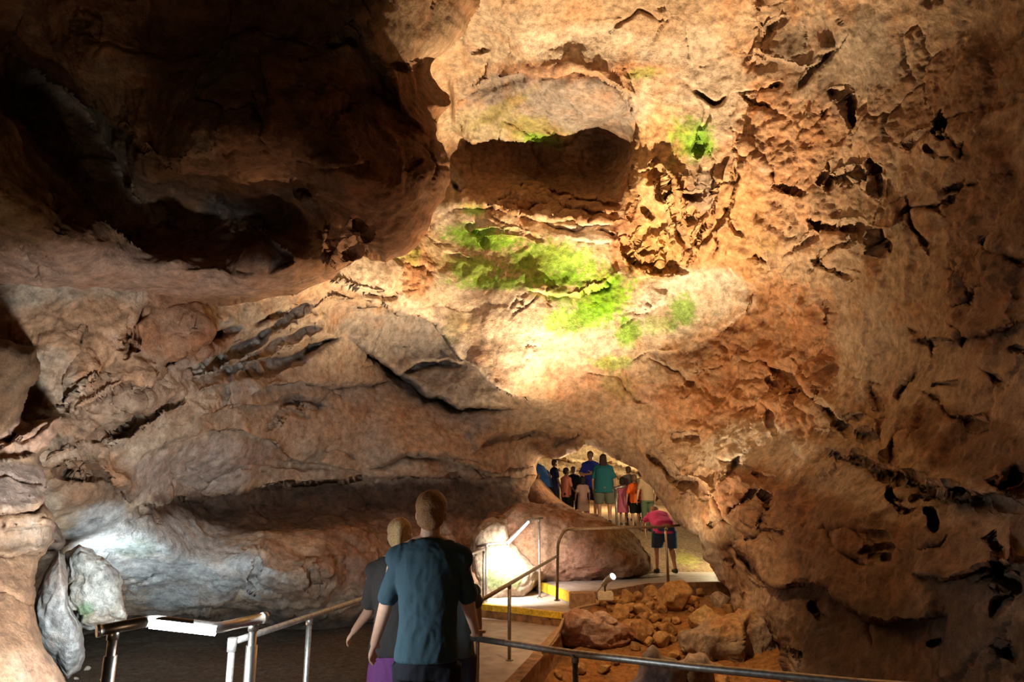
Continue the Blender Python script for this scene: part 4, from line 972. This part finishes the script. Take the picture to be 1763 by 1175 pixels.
def person(px, zc, h, label, yaw=0., feet=None, skinc=FAIR, hair=(.12, .07, .04), hairlen=0., top=(.2, .2, .2), top_hem=.86, sleeve=.55, bottom=(.05, .05, .06), bottom_hem=.50, kind='shorts', wide=1.,
           arms=None, lean=0., stride=0., vox=.014, shoes=(.08, .08, .09), turn=0., group='visitors gathered in the far chamber', pony=False, tophair=True):
    """A standing figure at image column px and camera depth zc; yaw 0 looks away from the viewer."""
    y = (at(px, 850, zc))[1]; x = (px - CX) / FPX * zc; z = feet if feet is not None else float(ramp(x, y))
    root = empty('person', (x, y, z), yaw); s = h / 1.75
    kid = max(0, (1.45 - h) / .5); hs = 1 + .22 * kid
    W = wide; HIP = .92
    def B(p):
        p = Vector(p)
        if lean and p.z > HIP:
            k = min(1, (p.z - HIP) / .15); a = lean * k; d = p - Vector((0, 0, HIP)); c_, s_ = math.cos(a), math.sin(a)
            return Vector((d.x, d.y * c_ + d.z * s_, HIP + d.z * c_ - d.y * s_))
        return p
    hx = .095 * W; ls, rs = stride, -stride
    legs = []
    for sg, st in ((-1, stride), (1, -stride)):
        knee = Vector((sg * (hx + .005), st * .5 + .03 + abs(st) * .15, .49)); ank = Vector((sg * hx, st * 1.0 - (.0 if st >= 0 else .02), .085 + (.04 if st < -.1 else 0)))
        legs.append((Vector((sg * hx, 0, .90)), knee, ank, sg))
    arms = arms or [((-.27, .0, 1.12), (-.28, .08, .88)), ((.27, .0, 1.12), (.28, .08, .88))]
    AW = .185 + .03 * (W - 1)
    hc = Vector((0, .02, 1.63)); rt = Matrix.Rotation(turn, 3, 'Z')
    def HD(p):   # head space -> body space
        return B(hc + rt @ (Vector(p) * hs) + Vector((0, 0, .03 * kid)))
    bm = bmesh.new()
    for a, k, n, sg in legs:
        capsule(bm, a, .088 * W, k, .056 * W ** .5); capsule(bm, k, .055 * W ** .5, n, .036); ellipsoid(bm, (k + n) / 2 + Vector((0, -.018, .08)), (.05, .052, .13))
        ellipsoid(bm, n + Vector((0, .055, -.045)), (.043, .125, .04)); ellipsoid(bm, n + Vector((0, -.02, -.04)), (.035, .045, .045))
    ellipsoid(bm, (0, -.01, .94), (.165 * W, .12 * W, .12)); ellipsoid(bm, (0, 0, 1.09), (.142 * W, .105 * W, .16)); ellipsoid(bm, (0, .0, 1.30), (.165 * W ** .7, .108 * W ** .7, .19))
    capsule(bm, (-.15, -.01, 1.422), .050, (.15, -.01, 1.422), .050); capsule(bm, (0, -.01, 1.44), .062, (0, .012, 1.56), .054)
    for sgn in (-1, 1): capsule(bm, (sgn * .05, -.01, 1.49), .035, (sgn * .14, -.01, 1.44), .045)
    for v in bm.verts: v.co = B(v.co)
    # head
    hb = bmesh.new()
    ellipsoid(hb, (0, .0, .035), (.076, .094, .088)); ellipsoid(hb, (0, .025, -.035), (.058, .068, .082)); ellipsoid(hb, (0, .06, -.09), (.03, .028, .024))
    capsule(hb, (0, .090, .015), .011, (0, .108, -.028), .014); capsule(hb, (-.03, .078, .032), .012, (.03, .078, .032), .012); ellipsoid(hb, (0, .083, -.058), (.024, .012, .01))
    for sgn in (-1, 1):
        ellipsoid(hb, (sgn * .078, -.005, -.002), (.011, .019, .031)); ellipsoid(hb, (sgn * .04, .07, -.018), (.02, .018, .018))
    for v in hb.verts: v.co = HD(v.co)
    tmp = bpy.data.meshes.new('t'); hb.to_mesh(tmp); hb.free(); bm.from_mesh(tmp); bpy.data.meshes.remove(tmp)
    armdat = []
    for (el, wr), sg in zip(arms, (-1, 1)):
        sh = B((sg * AW, -.01, 1.40)); el = Vector(el); wr = Vector(wr); armdat.append((sh, el, wr))
        capsule(bm, sh, .045 * W ** .5, el, .039); capsule(bm, el, .040, wr, .026)
        d = (wr - el).normalized(); side = d.cross(Vector((0, 1, 0)) if abs(d.y) < .8 else Vector((1, 0, 0))).normalized(); nrm = d.cross(side)
        pc = wr + d * .055
        for q in (-.018, 0, .018): capsule(bm, wr + d * .01 + nrm * q * .5, .016, wr + d * .085 + nrm * q, .014)
        for i_, (q, fl) in enumerate(((-.030, .062), (-.010, .078), (.011, .072), (.031, .056))):
            f0 = wr + d * .088 + nrm * q; cu = side * -sg * .018; f1 = f0 + d * fl * .5 + cu * .5; f2 = f1 + d * fl * .4 + cu * 1.3
            capsule(bm, f0, .0095, f1, .009, 8, 3); capsule(bm, f1, .009, f2, .0078, 8, 3)
        t0 = wr + d * .03 - nrm * .026; t1 = t0 + d * .034 - nrm * .026 - side * sg * .012; capsule(bm, t0, .013, t1, .011, 8, 3); capsule(bm, t1, .011, t1 + d * .03 - side * sg * .01, .009, 8, 3)
    body = fuse('body', bm, skin(skinc), root, vox * .8 if vox < .01 else vox, 2, scale=s)
    # face
    for sgn in (-1, 1):
        b2 = bmesh.new(); bmesh.ops.create_icosphere(b2, subdivisions=2, radius=.0105 * hs)
        p = HD((sgn * .031, .084, .010))
        for v in b2.verts: v.co = (v.co + p) * s
        me = bpy.data.meshes.new('eye'); b2.to_mesh(me); b2.free(); me.materials.append(hairm((.05, .03, .02))); o = bpy.data.objects.new('eye', me); COL.objects.link(o); o.parent = root
    # hair
    if tophair:
        b2 = bmesh.new(); ellipsoid(b2, (0, -.014, .052), (.086, .098, .088)); ellipsoid(b2, (0, -.048, .0), (.078, .066, .085))
        if hairlen > 0:
            for q, o_ in ((-.035, 0), (0, 0), (.035, 0)): capsule(b2, (q, -.05, .05), .055, (q * 1.3, -.085, -.05 - hairlen), .04 + .01 * (q == 0))
            for sgn in (-1, 1): capsule(b2, (sgn * .062, -.015, .04), .03, (sgn * .08, -.03, -.04 - hairlen * .7), .024)
        if pony: ellipsoid(b2, (0, -.11, .09), (.035, .04, .035)); capsule(b2, (0, -.13, .08), .03, (0, -.14, -.06), .02)
        for v in b2.verts: v.co = HD(v.co)
        fuse('hair', b2, hairm(hair), root, vox * .75, 2, wrinkle=.006, seed=int(px), scale=s)
    # shoes
    for a, k, n, sg in legs:
        b2 = bmesh.new(); ellipsoid(b2, n + Vector((0, .06, -.05)), (.050, .140, .045)); ellipsoid(b2, n + Vector((0, -.02, -.035)), (.044, .055, .055))
        bmesh.ops.bisect_plane(b2, geom=list(b2.verts) + list(b2.edges) + list(b2.faces), plane_co=n + Vector((0, 0, -.084)), plane_no=(0, 0, 1), clear_inner=True)
        bmesh.ops.holes_fill(b2, edges=b2.edges)
        sh_ = fuse('shoe', b2, cloth(shoes), root, .012, 1, scale=s)
    # lower garment
    if kind in ('shorts', 'trousers', 'skirt'):
        b2 = bmesh.new(); loft(b2, [(.80, .175 * W, .128 * W, 0, -.005), (.90, .182 * W, .135 * W, 0, -.008), (1.0, .165 * W, .122 * W, 0, 0), (1.04, .155 * W, .116 * W, 0, 0)])
        if kind == 'skirt': loft(b2, [(bottom_hem, .235 * W, .19 * W, 0, 0), (.70, .205 * W, .155 * W, 0, 0), (.85, .183 * W, .135 * W, 0, 0)])
        else:
            for a, k, n, sg in legs:
                hem = bottom_hem if kind == 'shorts' else .09
                def along(zq):
                    if zq > k.z: t = (a.z - zq) / (a.z - k.z); return a.lerp(k, t)
                    t = (k.z - zq) / (k.z - n.z); return k.lerp(n, t)
                zs = [hem, (hem + .86) / 2, .86] if kind == 'shorts' else [hem, .25, .42, .5, .66, .86]
                prof = []
                for zq in zs:
                    c_ = along(zq); r_ = np.interp(zq, [.09, .3, .5, .88], [.062, .07, .086, .107]) * (W if zq > .5 else W ** .5) * (1.08 if kind == 'shorts' else .96); prof.append((zq, r_, r_ * 1.05, c_.x, c_.y))
                loft(b2, prof, 18, 1.)
        fuse({'shorts': 'shorts', 'trousers': 'trousers', 'skirt': 'skirt'}[kind], b2, cloth(bottom), root, vox, 2, bend=B, wrinkle=.006, seed=int(px) + 2, scale=s)
    # upper garment
    b2 = bmesh.new(); hw = {'dress': 1.25, 'skirt': 1.1}.get(kind, 1.03)
    prof = [(top_hem, .188 * W * hw, .142 * W * hw, 0, -.005)]
    if kind == 'dress': prof += [(.8, .195 * W, .15 * W, 0, -.004)]
    prof += [(max(top_hem + .06, 1.0), .178 * W, .134 * W, 0, -.003), (1.12, .170 * W, .128 * W, 0, 0), (1.28, .188 * W ** .7, .134 * W ** .7, 0, 0), (1.38, .195 * W ** .6, .122 * W ** .6, 0, -.005), (1.44, .165, .098, 0, -.01), (1.485, .10, .075, 0, -.01), (1.505, .072, .066, 0, -.008)]
    loft(b2, prof)
    for v in b2.verts: v.co = B(v.co)
    for sg in (-1, 1): capsule(b2, B((sg * .08, -.012, 1.437)), .067, B((sg * (AW - .010), -.012, 1.400)), .067)
    for (sh, el, wr), sg in zip(armdat, (-1, 1)):
        e = sh.lerp(el, sleeve * 1.25) if sleeve <= .8 else el
        capsule(b2, sh + Vector((-sg * .03, 0, -.01)), .061 * W ** .5, e, .060 * W ** .5)
        if sleeve > .8: capsule(b2, el, .058, wr, .042)
    fuse('shirt' if kind != 'dress' else 'dress', b2, cloth(top), root, vox, 2, wrinkle=.007, seed=int(px) + 5, scale=s)
    tag(root, label, 'person', group)
    return root


def hand_to(px, py, zc, root_px, root_zc, h, feet, yaw=0.):
    """A photo point in the figure's own 1.75 m frame."""
    w_ = at(px, py, zc); r = np.array([(root_px - CX) / FPX * root_zc, at(root_px, 850, root_zc)[1], feet]); d = (w_ - r) / (h / 1.75)
    c_, s_ = math.cos(-yaw), math.sin(-yaw); return (d[0] * c_ - d[1] * s_, d[0] * s_ + d[1] * c_, d[2])


PZ = -.2
g2 = 'walkers on the near path'
def hm(px, py, zc): return hand_to(px, py, zc, 742, 3.95, 1.80, PZ)
person(742, 3.95, 1.80, 'walker in a dark teal T-shirt with short reddish brown hair, seen from behind', 0, PZ, FAIR, (.30, .135, .05), 0, (.045, .078, .092), .885, .62, (.02, .02, .024), .48, 'shorts', .90,
       [(hm(664, 1046, 3.9)), (hm(640, 1118, 4.1))] and [(hm(664, 1044, 3.9), hm(645, 1108, 4.05)), (hm(806, 1040, 4.0), hm(818, 1086, 4.35))], .03, .16, .0085, group=g2)
def hm(px, py, zc): return hand_to(px, py, zc, 690, 4.7, 1.62, PZ)
person(690, 4.7, 1.62, 'blond walker in a grey shirt and purple shorts, half hidden beside the teal T-shirt', .12, PZ, FAIR, (.62, .40, .18), 0, (.075, .068, .062), .84, .62, (.26, .09, .28), .46, 'skirt', .92,
       [(hm(638, 1052, 4.6), hm(618, 1084, 4.7)), (hm(738, 1040, 4.8), hm(735, 1080, 4.9))], .0, -.12, .010, group=g2, pony=True)
def hm(px, py, zc): return hand_to(px, py, zc, 786, 5.1, 1.38, PZ)
person(786, 5.1, 1.38, 'small walker in a faded green shirt, mostly hidden beyond the teal T-shirt', 0, PZ, FAIR, (.15, .09, .05), 0, (.12, .14, .13), .86, .5, (.05, .05, .06), .5, 'shorts', 1.0,
       [(hm(760, 1060, 5.1), hm(760, 1090, 5.2)), (hm(822, 1046, 5.1), hm(826, 1082, 5.2))], .0, .1, .010, group=g2)
# the one in pink by the boulder
person(1141, 12.95, 1.56, 'walker in a bright pink top and blue denim shorts, stooping beyond the rail', .1, .14, FAIR, (.30, .18, .1), 0, (.80, .10, .30), .82, .5, (.06, .10, .20), .52, 'shorts', 1.25,
       [((-.28, .52, 1.02), (-.24, .62, .80)), ((.28, .52, 1.02), (.24, .62, .80))], 1.05, .22, .013, group=g2)
T = math.pi
person(938, 17.3, 1.66, 'visitor in a plain blue shirt bending forward by the dark rock mound', .9, None, MID, (.06, .04, .03), 0, (.05, .14, .42), .84, .5, (.04, .05, .10), .5, 'shorts', 1.3, None, .5)
person(955, 18.2, 1.46, 'youngster with dark hair and a navy shirt behind the one in salmon', -1.2, None, MID, (.06, .04, .03), 0, (.03, .03, .10), .84, .55, (.04, .04, .06), .5)
person(975, 16.9, 1.28, 'dark-haired child in a salmon shirt and black trousers', -.9, None, DARKSK, (.02, .015, .01), 0, (.75, .25, .17), .80, .6, (.02, .02, .02), .5, 'trousers', 1., [((-.26, .06, 1.1), (-.2, .26, 1.0)), ((.26, .0, 1.12), (.24, .2, .98))])
person(988, 17.9, 1.26, 'child all in black with grey-brown hair beside the salmon shirt', -.4, None, FAIR, (.22, .17, .13), 0, (.02, .02, .025), .84, .6, (.02, .02, .02), .5, 'trousers')
person(1003, 16.6, 1.12, 'small child with black curly hair in a pale dusty pink dress', .2, None, DARKSK, (.015, .012, .01), .05, (.48, .30, .26), .50, .45, (.3, .25, .2), .5, 'dress')
person(1018, 17.4, 1.68, 'visitor in a royal blue T-shirt facing the party with folded arms', T, None, FAIR, (.25, .15, .09), 0, (.05, .07, .45), .82, .5, (.04, .04, .16), .48, 'shorts', 1.0, [((-.27, .06, 1.14), (-.02, .22, 1.20)), ((.27, .06, 1.14), (.02, .22, 1.16))])
person(1040, 16.7, 1.66, 'broad visitor with long dark hair, teal T-shirt and grey-green shorts, back turned', -.15, None, FAIR, (.05, .022, .014), .20, (.03, .16, .19), .78, .6, (.18, .19, .15), .50, 'shorts', 1.35)
person(1072, 16.6, 1.10, 'little girl with black hair in a pink dress next to the short handrail', -.3, None, MID, (.02, .015, .01), .04, (.60, .16, .26), .46, .4, (.4, .1, .2), .5, 'dress')
person(1083, 17.0, 1.30, 'child in a grey shirt with brown hair standing behind the orange shirt', .1, None, FAIR, (.14, .08, .04), 0, (.20, .17, .15), .84, .5, (.03, .03, .03), .48)
person(1093, 16.3, 1.22, 'child in a bright orange T-shirt and black shorts, back turned', .0, None, FAIR, (.20, .11, .05), 0, (.95, .16, .03), .84, .6, (.015, .015, .015), .50)
person(1104, 17.3, 1.18, 'child in a white shirt and red shorts peeking out beside the orange shirt', .2, None, FAIR, (.08, .05, .03), 0, (.62, .52, .42), .84, .6, (.62, .03, .02), .50)
person(1114, 16.0, 1.46, 'tall youngster in a sand top and long green trousers, next to the great wall', .3, None, FAIR, (.05, .03, .02), .1, (.42, .28, .17), .84, .6, (.11, .15, .09), .5, 'trousers')
